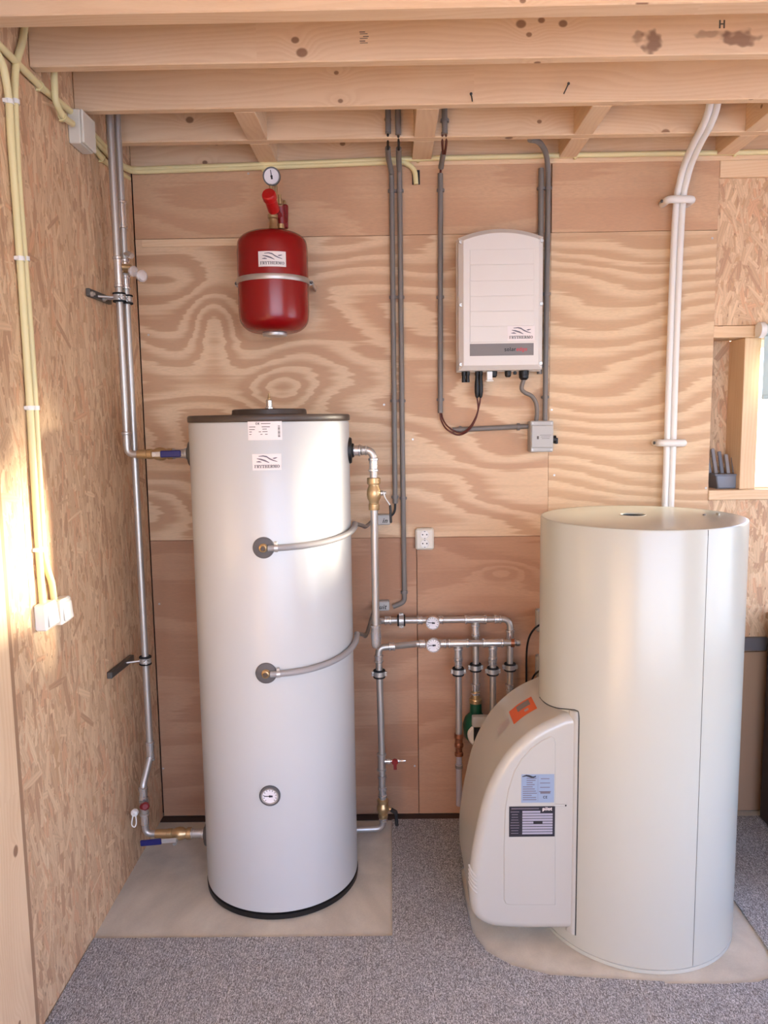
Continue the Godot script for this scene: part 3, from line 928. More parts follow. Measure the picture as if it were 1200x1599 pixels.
func build_openings() -> void:
	# window in the back wall, beyond a niche
	var n := setting("trim_2")
	slab("niche_back", Vector3(2.25, 1.362, -0.185), Vector3(2.464, 2.068, -0.165), M.strand, n, 0.001)
	slab("niche_side", Vector3(2.25, 1.362, -0.164), Vector3(2.266, 2.068, -0.016), M.strand, n, 0.001)
	slab("header_board", Vector3(2.3275, 2.022, -0.1635), Vector3(4.099, 2.068, -0.008), M.spruce, n, 0.002, Vector2(0.2, 0.05))
	slab("sill_board", Vector3(2.3275, 1.362, -0.1635), Vector3(4.099, 1.402, 0.006), M.spruce, n, 0.002, Vector2(1.2, 0.25))
	slab("jamb_stud", Vector3(2.4645, 1.4025, -0.185), Vector3(2.530, 2.0215, -0.022), M.spruce, n, 0.002, Vector2(0.6, 0.4))
	var w := setting("window_1")
	for b in [[Vector3(2.5305, 1.4025, -0.15), Vector3(2.56, 2.0215, -0.09)], [Vector3(4.06, 1.4025, -0.15), Vector3(4.099, 2.0215, -0.09)], [Vector3(2.5605, 1.4025, -0.15), Vector3(4.0595, 1.440, -0.09)], [Vector3(2.5605, 1.985, -0.15), Vector3(4.0595, 2.0215, -0.09)]]:
		slab("frame", b[0], b[1], M.white_plastic, w)
	slab("pane", Vector3(2.5605, 1.4405, -0.125), Vector3(4.0595, 1.9845, -0.120), M.glass, w, 0.0)
	# roller blind
	var r := thing("roller_blind", Vector3(2.53, 2.03, 0.012), "pale grey-green roller blind half lowered over the window at the right edge", "blind")
	var s := Shape.new()
	s.tube([Vector3(2.512, 2.045, 0.034), Vector3(4.10, 2.045, 0.034)], 0.024, 20)
	part("roll", s, M.blind, r)
	s = Shape.new()
	s.lathe([Vector2(0.0001, -0.012), Vector2(0.027, -0.012), Vector2(0.031, -0.008), Vector2(0.031, 0.012), Vector2(0.0001, 0.012)], Vector3(2.502, 2.045, 0.034), Vector3(-1, 0, 0), 24)
	s.box(Vector3(2.500, 2.045, 0.012), Vector3(0.014, 0.05, 0.03), 0.002)
	part("end_bracket", s, M.white_plastic, r)
	s = Shape.new()
	s.box(Vector3(3.302, 1.908, 0.030), Vector3(1.57, 0.25, 0.0012), 0.0)
	part("fabric", s, M.blind, r)
	s = Shape.new()
	s.box(Vector3(3.302, 1.780, 0.030), Vector3(1.57, 0.018, 0.012), 0.003)
	part("bottom_bar", s, M.blind, r)
	# big window in the right wall
	w = setting("window_2")
	for b in [[Vector3(4.44, 0.7505, 0.7505), Vector3(4.50, 2.2495, 0.81)], [Vector3(4.44, 0.7505, 2.94), Vector3(4.50, 2.2495, 2.9995)], [Vector3(4.44, 0.7505, 0.8105), Vector3(4.50, 0.81, 2.9395)], [Vector3(4.44, 2.19, 0.8105), Vector3(4.50, 2.2495, 2.9395)], [Vector3(4.445, 0.8105, 1.84), Vector3(4.495, 2.1895, 1.90)]]:
		slab("frame", b[0], b[1], M.white_plastic, w)
	slab("pane", Vector3(4.468, 0.8105, 0.8105), Vector3(4.473, 2.1895, 1.8395), M.glass, w, 0.0)
	slab("pane", Vector3(4.468, 0.8105, 1.9005), Vector3(4.473, 2.1895, 2.9395), M.glass, w, 0.0)

# =====================================================================
# Left tank
# =====================================================================
const A1 := Vector3(0.587, 0, 0.4304)
const R1 := 0.2815

func on_left_tank(deg: float, y: float, out := 0.0) -> Vector3:
	var a := deg_to_rad(deg)
	return Vector3(A1.x + (R1 + out) * sin(a), y, A1.z + (R1 + out) * cos(a))

func build_left_tank() -> void:
	var t := thing("hot_water_tank", A1, "tall white cylindrical hot water tank with a dark lid, standing on bare screed", "tank")
	var s := Shape.new()
	s.lathe([Vector2(0.02, 0.024), Vector2(R1 - 0.006, 0.024), Vector2(R1 - 0.001, 0.027), Vector2(R1, 0.032), Vector2(R1, 1.700), Vector2(R1 - 0.003, 1.708), Vector2(R1 - 0.01, 1.709), Vector2(0.02, 1.709)], A1, Vector3.UP, 128)
	part("body", s, M.enamel, t)
	s = Shape.new()
	s.lathe([Vector2(0.02, 0.0), Vector2(R1 - 0.004, 0.0), Vector2(R1 + 0.001, 0.003), Vector2(R1 + 0.002, 0.02), Vector2(R1 - 0.008, 0.0235), Vector2(0.02, 0.0235)], A1, Vector3.UP, 96)
	part("base_ring", s, M.black, t)
	s = Shape.new()
	s.lathe([Vector2(0.02, 1.7095), Vector2(R1 + 0.001, 1.7095), Vector2(R1 + 0.003, 1.712), Vector2(R1 + 0.003, 1.727), Vector2(R1 - 0.001, 1.732), Vector2(0.02, 1.732)], A1, Vector3.UP, 96)
	var lid := part("lid", s, M.lid, t)
	s = Shape.new()
	s.lathe([Vector2(0.01, 1.7322), Vector2(0.130, 1.7322), Vector2(0.132, 1.735), Vector2(0.130, 1.750), Vector2(0.124, 1.753), Vector2(0.01, 1.753)], A1 , Vector3.UP, 64)
	part("lid_cap", s, M.lid, lid)
	# automatic air vent on the lid
	s = Shape.new()
	var av := Vector3(0.587, 1.753, 0.4304)
	s.lathe([Vector2(0.0001, 0.0), Vector2(0.016, 0.0), Vector2(0.016, 0.006), Vector2(0.011, 0.008), Vector2(0.0115, 0.030), Vector2(0.008, 0.034), Vector2(0.0001, 0.034)], av, Vector3.UP, 20)
	var vent := part("air_vent", s, M.steel_bright, t)
	s = Shape.new()
	s.lathe([Vector2(0.0001, 0.0342), Vector2(0.006, 0.0342), Vector2(0.006, 0.040), Vector2(0.004, 0.043), Vector2(0.003, 0.056), Vector2(0.0001, 0.057)], av, Vector3.UP, 14)
	part("vent_pin", s, M.brass, vent)
	# stickers
	var where := func(deg: float, y: float) -> Callable:
		return func(q: Vector3) -> Vector3: return on_left_tank(deg + rad_to_deg(q.x / R1), y + q.y, 0.0012 + q.z)
	var inside := Vector3(A1.x, 1.6, A1.z)
	var wp: Callable = where.call(5.5, 1.6815)
	s = Shape.new()
	s.sheet(func(u: float, v: float) -> Vector3: return wp.call(Vector3((u - 0.5) * 0.1085, (v - 0.5) * 0.062, 0)), 12, 2, inside)
	var rp := part("rating_plate", s, M.paper, t, "white rating plate with small dark print and a bar code")
	lettering("lettering", "OK", 0.0072, M.ink, rp, func(q: Vector3) -> Vector3: return wp.call(q + Vector3(-0.023, 0.0215, 0.0004)))
	s = Shape.new()
	for k in [[-0.012, 0.018, 0.0215], [-0.05, -0.03, 0.011], [-0.01, 0.016, 0.011], [-0.05, -0.032, 0.003], [-0.008, 0.006, 0.004], [-0.05, -0.012, -0.0045], [-0.008, 0.008, -0.004], [-0.05, -0.008, -0.0125], [0.0, 0.008, -0.0125]]:
		s.quad(wp.call(Vector3(k[0], k[2] - 0.0011, 0.0004)), wp.call(Vector3(k[1], k[2] - 0.0011, 0.0004)), wp.call(Vector3(k[1], k[2] + 0.0011, 0.0004)), wp.call(Vector3(k[0], k[2] + 0.0011, 0.0004)), Vector3(0, 0, 1))
	for k in 9:
		var y0 := 0.014 - k * 0.0042
		s.quad(wp.call(Vector3(0.041, y0 - 0.001 - 0.0006 * (k % 3), 0.0004)), wp.call(Vector3(0.048, y0 - 0.001 - 0.0006 * (k % 3), 0.0004)), wp.call(Vector3(0.048, y0 + 0.001, 0.0004)), wp.call(Vector3(0.041, y0 + 0.001, 0.0004)), Vector3(0, 0, 1))
	part("print_line", s, M.print, rp).set_meta("kind", "stuff")
	maker_label(0.0925, 0.052, t, where.call(6.1, 1.580), inside)
	# two grey cover discs with brass nipples for the hoses
	for q in [[2.2, 1.302], [1.2, 0.881]]:
		var o := on_left_tank(q[0], q[1])
		var ax := Vector3(sin(deg_to_rad(q[0])), 0, cos(deg_to_rad(q[0])))
		s = Shape.new()
		s.lathe([Vector2(0.012, -0.006), Vector2(0.0345, -0.006), Vector2(0.0355, 0.002), Vector2(0.0345, 0.005), Vector2(0.030, 0.007), Vector2(0.013, 0.007)], o, ax, 40)
		var d := part("cover_disc", s, M.grey_disc, t, "dark grey round cover disc")
		s = Shape.new()
		s.lathe([Vector2(0.006, 0.0), Vector2(0.0145, 0.0), Vector2(0.0145, 0.010), Vector2(0.012, 0.012), Vector2(0.0125, 0.020), Vector2(0.0085, 0.022), Vector2(0.006, 0.012), Vector2(0.0001, 0.010)], o, ax, 24)
		part("brass_nipple", s, M.brass, d)
		s = Shape.new()
		s.lathe([Vector2(0.0070, 0.0228), Vector2(0.0001, 0.0228)], o, ax, 16)
		part("bore", s, M.lid, d)
	# thermometer low on the front
	var tc := on_left_tank(1.07, 0.454, 0.006)
	s = Shape.new()
	s.lathe([Vector2(0.026, -0.012), Vector2(0.0350, -0.012), Vector2(0.0358, 0.0), Vector2(0.034, 0.003), Vector2(0.029, 0.003), Vector2(0.028, -0.002)], tc, Vector3(0.0187, 0, 1), 40)
	part("thermometer_well", s, M.grey_disc, t)
	dial("thermometer", tc + Vector3(0, -0.001, 0.003), Vector3(0.0187, -0.05, 1), 0.0300, M.steel, t, 178.0)
	# pipe sockets with dark gaskets
	for q in [[-90.0, 1.600], [90.0, 1.603], [139.0, Vector3(0.8902, 0.0471, 0.215).y], [-90.0, 0.163]]:
		var a := deg_to_rad(q[0])
		var ax := Vector3(sin(a), 0, cos(a))
		s = Shape.new()
		s.lathe([Vector2(0.012, -0.02), Vector2(0.046, -0.02), Vector2(0.047, 0.003), Vector2(0.044, 0.008), Vector2(0.026, 0.010), Vector2(0.024, 0.016), Vector2(0.012, 0.016)], on_left_tank(q[0], q[1]), ax, 32)
		part("socket", s, M.black if q[0] > 0.0 else M.zinc_dark, t)

# =====================================================================
# Right tank
# =====================================================================
const A2 := Vector3(1.8346, 0, 0.668)
const R2 := 0.3235

# hood outline (x, y), from the upper end at the tank round to the lower end
func hood_outline() -> Array:
	return [Vector2(1.640, 0.790), Vector2(1.555, 0.786), Vector2(1.520, 0.772), Vector2(1.485, 0.756), Vector2(1.447, 0.733), Vector2(1.418, 0.709), Vector2(1.389, 0.681), Vector2(1.360, 0.645), Vector2(1.335, 0.603), Vector2(1.314, 0.558), Vector2(1.296, 0.507), Vector2(1.280, 0.440), Vector2(1.266, 0.368), Vector2(1.256, 0.300), Vector2(1.251, 0.240), Vector2(1.251, 0.180), Vector2(1.255, 0.139), Vector2(1.264, 0.115), Vector2(1.280, 0.096), Vector2(1.305, 0.081), Vector2(1.336, 0.072), Vector2(1.40, 0.067), Vector2(1.50, 0.065), Vector2(1.640, 0.065)]

func build_right_tank() -> void:
	var t := thing("buffer_tank", A2, "wide white cylindrical tank with a bulging control hood on its left side", "tank")
	var H := 1.3836
	var seam := atan2(cos(deg_to_rad(17.0)), sin(deg_to_rad(17.0)))   # angle of the jacket joint, measured from +x towards +z
	var g := 0.0028
	var s := Shape.new()
	s.lathe([Vector2(R2 - 0.004, 0.016), Vector2(R2 - 0.0005, 0.017), Vector2(R2, 0.020), Vector2(R2, H - 0.006), Vector2(R2 - 0.002, H - 0.001), Vector2(R2 - 0.006, H)], A2, Vector3.UP, 160, seam + g, seam + TAU - g)
	part("jacket", s, M.enamel_satin, t)
	s = Shape.new()
	s.lathe([Vector2(0.02, 0.018), Vector2(R2 - 0.003, 0.018), Vector2(R2 - 0.003, H - 0.02)], A2, Vector3.UP, 96)
	part("inner_shell", s, M.grey_strip, t)
	s = Shape.new()
	s.lathe([Vector2(0.02, 0.0), Vector2(R2 - 0.003, 0.0), Vector2(R2 - 0.0005, 0.002), Vector2(R2 - 0.0005, 0.0135), Vector2(R2 - 0.004, 0.0150), Vector2(0.02, 0.0150)], A2, Vector3.UP, 128)
	part("foot_ring", s, M.enamel_satin, t)
	s = Shape.new()
	var hole := 0.040
	s.lathe([Vector2(R2 - 0.0045, H - 0.004), Vector2(R2 - 0.0055, H - 0.0005), Vector2(R2 - 0.009, H), Vector2(0.20, H - 0.0005)], A2, Vector3.UP, 128)
	# top sheet with a round opening, set slightly towards the front
	var hc := Vector2(A2.x - 0.010, A2.z - 0.05)
	var n := 96
	for k in n:
		var a := TAU * k / n; var b := TAU * (k + 1) / n
		var o0 := Vector3(A2.x + 0.2 * cos(a), H - 0.0005, A2.z + 0.2 * sin(a)); var o1 := Vector3(A2.x + 0.2 * cos(b), H - 0.0005, A2.z + 0.2 * sin(b))
		var i0 := Vector3(hc.x + hole * cos(a), H - 0.0005, hc.y + hole * sin(a)); var i1 := Vector3(hc.x + hole * cos(b), H - 0.0005, hc.y + hole * sin(b))
		s.quad(o0, o1, i1, i0, Vector3.UP)
	var top := part("top_cover", s, M.enamel_satin, t)
	s = Shape.new()
	var hp := Vector3(hc.x, H, hc.y)
	s.lathe([Vector2(hole + 0.0025, -0.0005), Vector2(hole + 0.001, 0.0008), Vector2(hole - 0.001, -0.0005), Vector2(hole - 0.001, -0.004)], hp, Vector3.UP, 48)
	part("opening_rim", s, M.enamel_satin, top)
	s = Shape.new()
	s.lathe([Vector2(0.0001, -0.060), Vector2(hole - 0.0005, -0.060), Vector2(hole - 0.0005, -0.002)], hp, Vector3.UP, 40)
	part("dark_opening_lining", s, mat(Color(0.20, 0.20, 0.16), 0.7), top)  # inside of the opening, its shade painted in as a dark colour
	s = Shape.new()
	s.lathe([Vector2(0.005, 0.0), Vector2(0.005, 0.004), Vector2(0.0001, 0.005)], Vector3(2.045, H - 0.0005, 0.66), Vector3.UP, 12)
	part("blanking_cap", s, M.grey_strip, top)
	s = Shape.new()
	s.box(Vector3(2.09, H + 0.003, 0.66), Vector3(0.006, 0.008, 0.02), 0.001)
	part("lug", s, M.enamel_satin, top)
	build_hood(t)

func build_hood(t: Node3D) -> void:
	var o := hood_outline()
	var m := o.size()
	# finer outline
	var pts: Array[Vector2] = []
	for i in m - 1:
		var p0: Vector2 = o[maxi(i - 1, 0)]; var p1: Vector2 = o[i]; var p2: Vector2 = o[i + 1]; var p3: Vector2 = o[mini(i + 2, m - 1)]
		for k in 4:
			pts.append(p1.cubic_interpolate(p2, p0, p3, k / 4.0))
	pts.append(o[m - 1])
	var nm: Array[Vector2] = []
	for i in pts.size():
		var d := pts[mini(i + 1, pts.size() - 1)] - pts[maxi(i - 1, 0)]
		nm.append(Vector2(-d.y, d.x).normalized() * -1.0)
	for i in nm.size():
		if nm[i].dot(pts[i] - Vector2(1.50, 0.40)) < 0.0: nm[i] = -nm[i]
	var zf := 0.874; var zb := 0.462; var rr := 0.030
	# rings from the middle of the front face over the rounded edge, across, and over the far edge
	var prof := []   # [inset, z, normal inset part, normal z part]
	for k in 9:
		var a := PI * 0.5 * (1.0 - k / 8.0)
		prof.append([rr * (1.0 - cos(a)), zf - rr * (1.0 - sin(a)), cos(a), sin(a)])
	for k in 9:
		var a := PI * 0.5 * k / 8.0
		prof.append([rr * (1.0 - cos(a)), zb + rr * (1.0 - sin(a)), cos(a), -sin(a)])
	var s := Shape.new()
	for q in prof.size() - 1:
		for i in pts.size() - 1:
			var P := func(ii: int, qq: int) -> Vector3:
				var w: Vector2 = pts[ii] - nm[ii] * prof[qq][0]
				return Vector3(w.x, w.y, prof[qq][1])
			var N := func(ii: int, qq: int) -> Vector3:
				return Vector3(nm[ii].x * prof[qq][2], nm[ii].y * prof[qq][2], prof[qq][3]).normalized()
			s.tri(P.call(i, q), P.call(i + 1, q), P.call(i + 1, q + 1), N.call(i, q), N.call(i + 1, q), N.call(i + 1, q + 1))
			s.tri(P.call(i, q), P.call(i + 1, q + 1), P.call(i, q + 1), N.call(i, q), N.call(i + 1, q + 1), N.call(i, q + 1))
	for z in [zf, zb]:
		var poly := PackedVector2Array()
		for i in pts.size():
			poly.append(pts[i] - nm[i] * rr)
		var idx := Geometry2D.triangulate_polygon(poly)
		for i in range(0, idx.size(), 3):
			s.flat(Vector3(poly[idx[i]].x, poly[idx[i]].y, z), Vector3(poly[idx[i + 1]].x, poly[idx[i + 1]].y, z), Vector3(poly[idx[i + 2]].x, poly[idx[i + 2]].y, z), Vector3(0, 0, 1.0 if z == zf else -1.0))
	var h := part("control_hood", s, M.hood, t, "glossy cream-white hood with a curved top and rounded edges")
	# raised field on the side facing the room
	s = Shape.new()
	var fld := PackedVector2Array([Vector2(1.5258, 0.1564), Vector2(1.5225, 0.4239), Vector2(1.5191, 0.6993), Vector2(1.5149, 0.716), Vector2(1.5049, 0.7224), Vector2(1.4751, 0.7081), Vector2(1.4433, 0.6834), Vector2(1.4135, 0.6501), Vector2(1.3897, 0.6083), Vector2(1.3719, 0.5492), Vector2(1.3621, 0.4854), Vector2(1.3586, 0.3609), Vector2(1.3594, 0.1777), Vector2(1.3657, 0.1623), Vector2(1.3801, 0.1577)])
	s.extrude(fld, 0.003, Transform3D(Basis.IDENTITY, Vector3(0, 0, zf - 0.0005)), 0.0025, 50.0)
	part("raised_field", s, M.hood, h)
	# flange against the jacket, following its curve
	s = Shape.new()
	for k in 1:
		var a0 := -56.0; var a1 := -49.4
		s.sheet(func(u: float, v: float) -> Vector3:
			var a := deg_to_rad(lerpf(a0, a1, u))
			var rad := R2 + 0.0075 - 0.0065 * absf(2.0 * u - 1.0) ** 4.0
			return Vector3(A2.x + rad * sin(a), lerpf(0.056, 0.800, v), A2.z + rad * cos(a)), 10, 8, A2 + Vector3(0, 0.4, 0))
	part("flange", s, M.hood, h)
	s = Shape.new()
	s.tube(curve([on_right(-92.0, 0.767), on_right(-78.0, 0.774), on_right(-66.0, 0.784), on_right(-56.0, 0.798), on_right(-51.0, 0.803), on_right(-49.2, 0.790), on_right(-49.0, 0.7), on_right(-49.0, 0.3), on_right(-49.0, 0.056)], 6), 0.0014, 8)
	part("seal", s, M.rubber, h)
	# finger ridge with a keyhole
	s = Shape.new()
	s.tube([Vector3(1.515, 0.4945, zf + 0.001), Vector3(1.556, 0.4945, zf + 0.001)], 0.0035, 10)
	part("finger_ridge", s, M.hood, h)
	s = Shape.new()
	s.lathe([Vector2(0.0028, 0.0), Vector2(0.0001, 0.0006)], Vector3(1.553, 0.4945, zf + 0.0045), Vector3(0, 0, 1), 10)
	part("keyhole", s, M.black, h)
	# vent ribs on the rounded lower edge
	for k in 5:
		s = Shape.new()
		var y := 0.262 - k * 0.014
		var arc := []
		for q in 7:
			var a := PI * 0.5 * (0.05 + 0.80 * q / 6.0)
			arc.append(Vector3(1.251 + rr * (1.0 - sin(PI * 0.5 - a)) + 0.001 * k * 0.0, y + 0.018 - 0.026 * q / 6.0, zf - rr * (1.0 - sin(a))))
		s.tube(arc, 0.0035, 8)
		part("vent_rib", s, M.hood, h)
	# stickers
	var zl := zf + 0.0027
	var quadm := func(x0: float, y0: float, x1: float, y1: float, z: float) -> Shape:
		var q := Shape.new()
		q.quad(Vector3(x0, y0, z), Vector3(x1, y0, z), Vector3(x1, y1, z), Vector3(x0, y1, z), Vector3(0, 0, 1))
		return q
	var a0: Vector2 = Vector2(1.4125, 0.5041); var a1: Vector2 = Vector2(1.5163, 0.5985)
	var l1 := part("rating_plate", quadm.call(a0.x, a0.y, a1.x, a1.y, zl), M.label_blue, h, "pale blue rating plate with rows of small print")
	var w := a1.x - a0.x; var hh := a1.y - a0.y
	s = Shape.new()
	rng.seed = 4
	for k in 11:
		var y := a1.y - hh * (0.14 + 0.075 * k)
		var x0 := a0.x + w * (0.05 if k > 3 else 0.16); var x1 := a0.x + w * rng.randf_range(0.3, 0.48)
		s.box(Vector3((x0 + x1) * 0.5, y, zl + 0.0003), Vector3(x1 - x0, hh * 0.028, 0.0004), 0.0)
		if k in [0, 2, 4, 6]:
			s.box(Vector3(a0.x + w * 0.72, y - 0.002, zl + 0.0003), Vector3(w * rng.randf_range(0.2, 0.42), hh * 0.025, 0.0004), 0.0)
	s.box(Vector3(a0.x + w * 0.73, a0.y + hh * 0.35, zl + 0.0003), Vector3(w * 0.3, hh * 0.07, 0.0004), 0.0)
	s.box(Vector3(a0.x + w * 0.505, a0.y + hh * 0.5, zl + 0.0003), Vector3(0.0006, hh * 0.9, 0.0004), 0.0)
	part("print_line", s, M.emblem, l1).set_meta("kind", "stuff")
	s = Shape.new()
	var fl := func(q: Vector3) -> Vector3: return Vector3(a0.x + w * 0.25 + q.x, a1.y - hh * 0.08 + q.y, zl + q.z)
	ribbon(s, [Vector2(-w * 0.22, 0.0), Vector2(-w * 0.1, 0.0035), Vector2(0.0, 0.001), Vector2(w * 0.1, -0.003), Vector2(w * 0.2, 0.001)], 0.003, 0.004, fl)
	part("emblem", s, M.label_dark, l1)
	lettering("lettering", "CE", hh * 0.09, M.ink, l1, func(q: Vector3) -> Vector3: return Vector3(a0.x + w * 0.73 + q.x, a0.y + hh * 0.19 + q.y, zl + q.z))
	var b0: Vector2 = Vector2(1.3748, 0.3909); var b1: Vector2 = Vector2(1.5196, 0.4924)
	var l2 := part("installation_card", quadm.call(b0.x, b0.y, b1.x, b1.y, zl + 0.0003), M.label_dark, h, "dark installation card with ten pale rows to fill in")
	w = b1.x - b0.x; hh = b1.y - b0.y
	for k in 9:
		var wide := 0.66 if k > 0 else 0.39
		part("row_field", quadm.call(b0.x + w * 0.29, b1.y - hh * (0.215 + 0.088 * k), b0.x + w * (0.29 + wide), b1.y - hh * (0.148 + 0.088 * k), zl + 0.0006), M.label_field, l2)
	s = Shape.new()
	for k in 9:
		s.box(Vector3(b0.x + w * 0.125, b1.y - hh * (0.18 + 0.088 * k), zl + 0.0006), Vector3(w * rng.randf_range(0.13, 0.2), hh * 0.022, 0.0003), 0.0)
	s.box(Vector3(b0.x + w * 0.35, b1.y - hh * 0.075, zl + 0.0006), Vector3(w * 0.6, hh * 0.03, 0.0003), 0.0)
	part("print_line", s, M.emblem, l2).set_meta("kind", "stuff")
	lettering("lettering", "pilot", hh * 0.10, M.paper, l2, func(q: Vector3) -> Vector3: return Vector3(b0.x + w * 0.83 + q.x, b1.y - hh * 0.09 + q.y, zl + 0.0004 + q.z))
	part("name_patch", quadm.call(b0.x + w * 0.53, b0.y + hh * 0.43, b0.x + w * 0.73, b0.y + hh * 0.52, zl + 0.0009), M.ink, l2)
	# two stickers that follow the curved top of the hood
	var along := PackedFloat32Array([0.0])
	for i in range(1, pts.size()):
		along.append(along[-1] + pts[i].distance_to(pts[i - 1]))
	var on_hood := func(d: float, z: float, out: float) -> Vector3:
		var i := 1
		while i < pts.size() - 1 and along[i] < d: i += 1
		var f := clampf((d - along[i - 1]) / maxf(along[i] - along[i - 1], 1e-6), 0.0, 1.0)
		var p := pts[i - 1].lerp(pts[i], f) + nm[i - 1].lerp(nm[i], f) * out
		return Vector3(p.x, p.y, z)
	for q in [["warning_sticker", M.orange, "orange sticker with a small dark picture", 0.158, 0.252, 0.625, 0.735], ["blank_sticker", M.label_grey, "plain pale grey sticker", 0.262, 0.318, 0.655, 0.712]]:
		s = Shape.new()
		s.sheet(func(u: float, v: float) -> Vector3: return on_hood.call(lerpf(q[3], q[4], u), lerpf(q[5], q[6], v), 0.0008), 10, 4, Vector3(1.5, 0.4, 0.67))
		var st := part(q[0], s, q[1], h, q[2])
		if q[0] == "warning_sticker":
			s = Shape.new()
			s.sheet(func(u: float, v: float) -> Vector3: return on_hood.call(lerpf(0.172, 0.222, u), lerpf(0.636, 0.680, v), 0.0012), 6, 3, Vector3(1.5, 0.4, 0.67))
			part("picture", s, M.grey_strip, st)
			s = Shape.new()
			s.sheet(func(u: float, v: float) -> Vector3: return on_hood.call(lerpf(0.185, 0.200, u), lerpf(0.695, 0.712, v), 0.0012), 4, 3, Vector3(1.5, 0.4, 0.67))
			part("symbol", s, M.label_grey, st)

func on_right(deg: float, y: float) -> Vector3:
	var a := deg_to_rad(deg)
	return Vector3(A2.x + (R2 + 0.001) * sin(a), y, A2.z + (R2 + 0.001) * cos(a))

# =====================================================================
# Red expansion vessel
# =====================================================================
func build_vessel() -> void:
	var R := 0.1335
	var zc := 0.172
	var c: Vector3 = Vector3(0.5771, 2.2374, 0.172)
	var top: Vector3 = Vector3(0.5828, 2.4209, 0.172)
	var bot: Vector3 = Vector3(0.5711, 2.0416, 0.172)
	var t := thing("expansion_vessel", Vector3(c.x, bot.y, zc), "round-ended red expansion vessel strapped high on the plywood wall", "vessel")
	var a := Vector3(c.x, 0, zc)
	var y1 := top.y; var y0 := bot.y
	var s := Shape.new()
	var pr := [Vector2(0.001, y0)]
	for k in 9:
		var f := PI * 0.5 * k / 8.0
		pr.append(Vector2(R - 0.052 + 0.050 * sin(f) - (1.0 - sin(f)) * 0.02, y0 + 0.004 + 0.058 * (1.0 - cos(f))))
	pr.append_array([Vector2(R, y0 + 0.085), Vector2(R, y1 - 0.075)])
	for k in range(0, 9):
		var f := PI * 0.5 * k / 8.0
		pr.append(Vector2(R - 0.052 + 0.050 * cos(f) - (1.0 - cos(f)) * 0.02, y1 - 0.004 - 0.048 * (1.0 - sin(f))))
	pr.append(Vector2(0.001, y1))
	s.lathe(pr, a, Vector3.UP, 72)
	part("body", s, M.red, t)
	s = Shape.new()
	s.lathe([Vector2(0.001, -0.008), Vector2(0.045, -0.008), Vector2(0.047, -0.004), Vector2(0.047, 0.004), Vector2(0.001, 0.004)], Vector3(c.x, y0, zc), Vector3.UP, 32)
	part("bottom_cap", s, M.zinc, t)
	# strap
	var yb: float = Vector3(0.577, 2.235, 0.172).y
	s = Shape.new()
	s.lathe([Vector2(R + 0.0005, -0.010), Vector2(R + 0.0035, -0.010), Vector2(R + 0.0045, -0.008), Vector2(R + 0.0045, 0.008), Vector2(R + 0.0035, 0.010), Vector2(R + 0.0005, 0.010)], Vector3(c.x, yb, zc), Vector3.UP, 72)
	for sg in [-1.0, 1.0]:
		s.box(Vector3(c.x + sg * (R + 0.009), yb, zc - 0.02), Vector3(0.014, 0.018, 0.004), 0.001)
		s.box(Vector3(c.x + sg * (R + 0.012), yb, (zc - 0.02) * 0.5), Vector3(0.004, 0.018, zc - 0.024), 0.001)
	var band := part("strap", s, M.band, t)
	for sg in [-1.0, 1.0]:
		s = Shape.new()
		s.lathe([Vector2(0.001, -0.006), Vector2(0.006, -0.006), Vector2(0.006, 0.004), Vector2(0.003, 0.006), Vector2(0.003, 0.014), Vector2(0.001, 0.014)], Vector3(c.x + sg * (R + 0.010), yb, zc - 0.014), Vector3(0, 0, 1), 12)
		part("bolt", s, M.zinc_dark, band)
	# sticker
	var wh := func(q: Vector3) -> Vector3:
		var f := deg_to_rad(7.5) + q.x / R
		return Vector3(c.x + (R + 0.001 + q.z) * sin(f), Vector3(0.5841, 2.2954, 0.3).y + q.y, zc + (R + 0.001 + q.z) * cos(f))
	maker_label(0.1010, 0.054, t, wh, Vector3(c.x, yb, zc))
	# fittings on top: riser, safety valve, gauge
	var rt := Vector3(c.x + 0.002, y1, zc)
	s = Shape.new()
	s.lathe([Vector2(0.001, -0.004), Vector2(0.017, -0.004), Vector2(0.017, 0.018), Vector2(0.014, 0.022), Vector2(0.014, 0.045), Vector2(0.019, 0.050), Vector2(0.019, 0.062), Vector2(0.012, 0.066), Vector2(0.001, 0.066)], rt + Vector3(0.004, 0, 0.0), Vector3.UP, 20)
	var riser := part("brass_riser", s, M.brass, t)
	s = Shape.new()
	var k0: Vector3 = Vector3(0.5894, 2.4965, 0.185); var k1: Vector3 = Vector3(0.5836, 2.5244, 0.235)
	s.tube([k0, k1], 0.022, 16)
	var kd := (k1 - k0).normalized()
	s.lathe([Vector2(0.001, -0.004), Vector2(0.024, -0.004), Vector2(0.0265, 0.0), Vector2(0.0265, 0.020), Vector2(0.023, 0.026), Vector2(0.001, 0.028)], k1, kd, 12, 0, TAU, 20)
	part("relief_knob", s, M.red_plastic, t)
	s = Shape.new()
	var b0: Vector3 = Vector3(0.6129, 2.442, 0.14); var b1: Vector3 = Vector3(0.6106, 2.5167, 0.16); var b2: Vector3 = Vector3(0.6202, 2.5365, 0.12)
	s.tube([b0, b1], 0.014, 14)
	s.bar(Vector3(0.5991, 2.491, 0.17), Vector3(0.6243, 2.4608, 0.13), 0.022, 0.02, Vector3(0, 0, 1), 0.004)
	s.bar(Vector3(0.625, 2.5318, 0.12), Vector3(0.6225, 2.4443, 0.12), 0.020, 0.024, Vector3(0, 0, 1), 0.004)
	part("valve_block", s, mat(Color(0.50, 0.06, 0.06), 0.4), t)
	s = Shape.new()
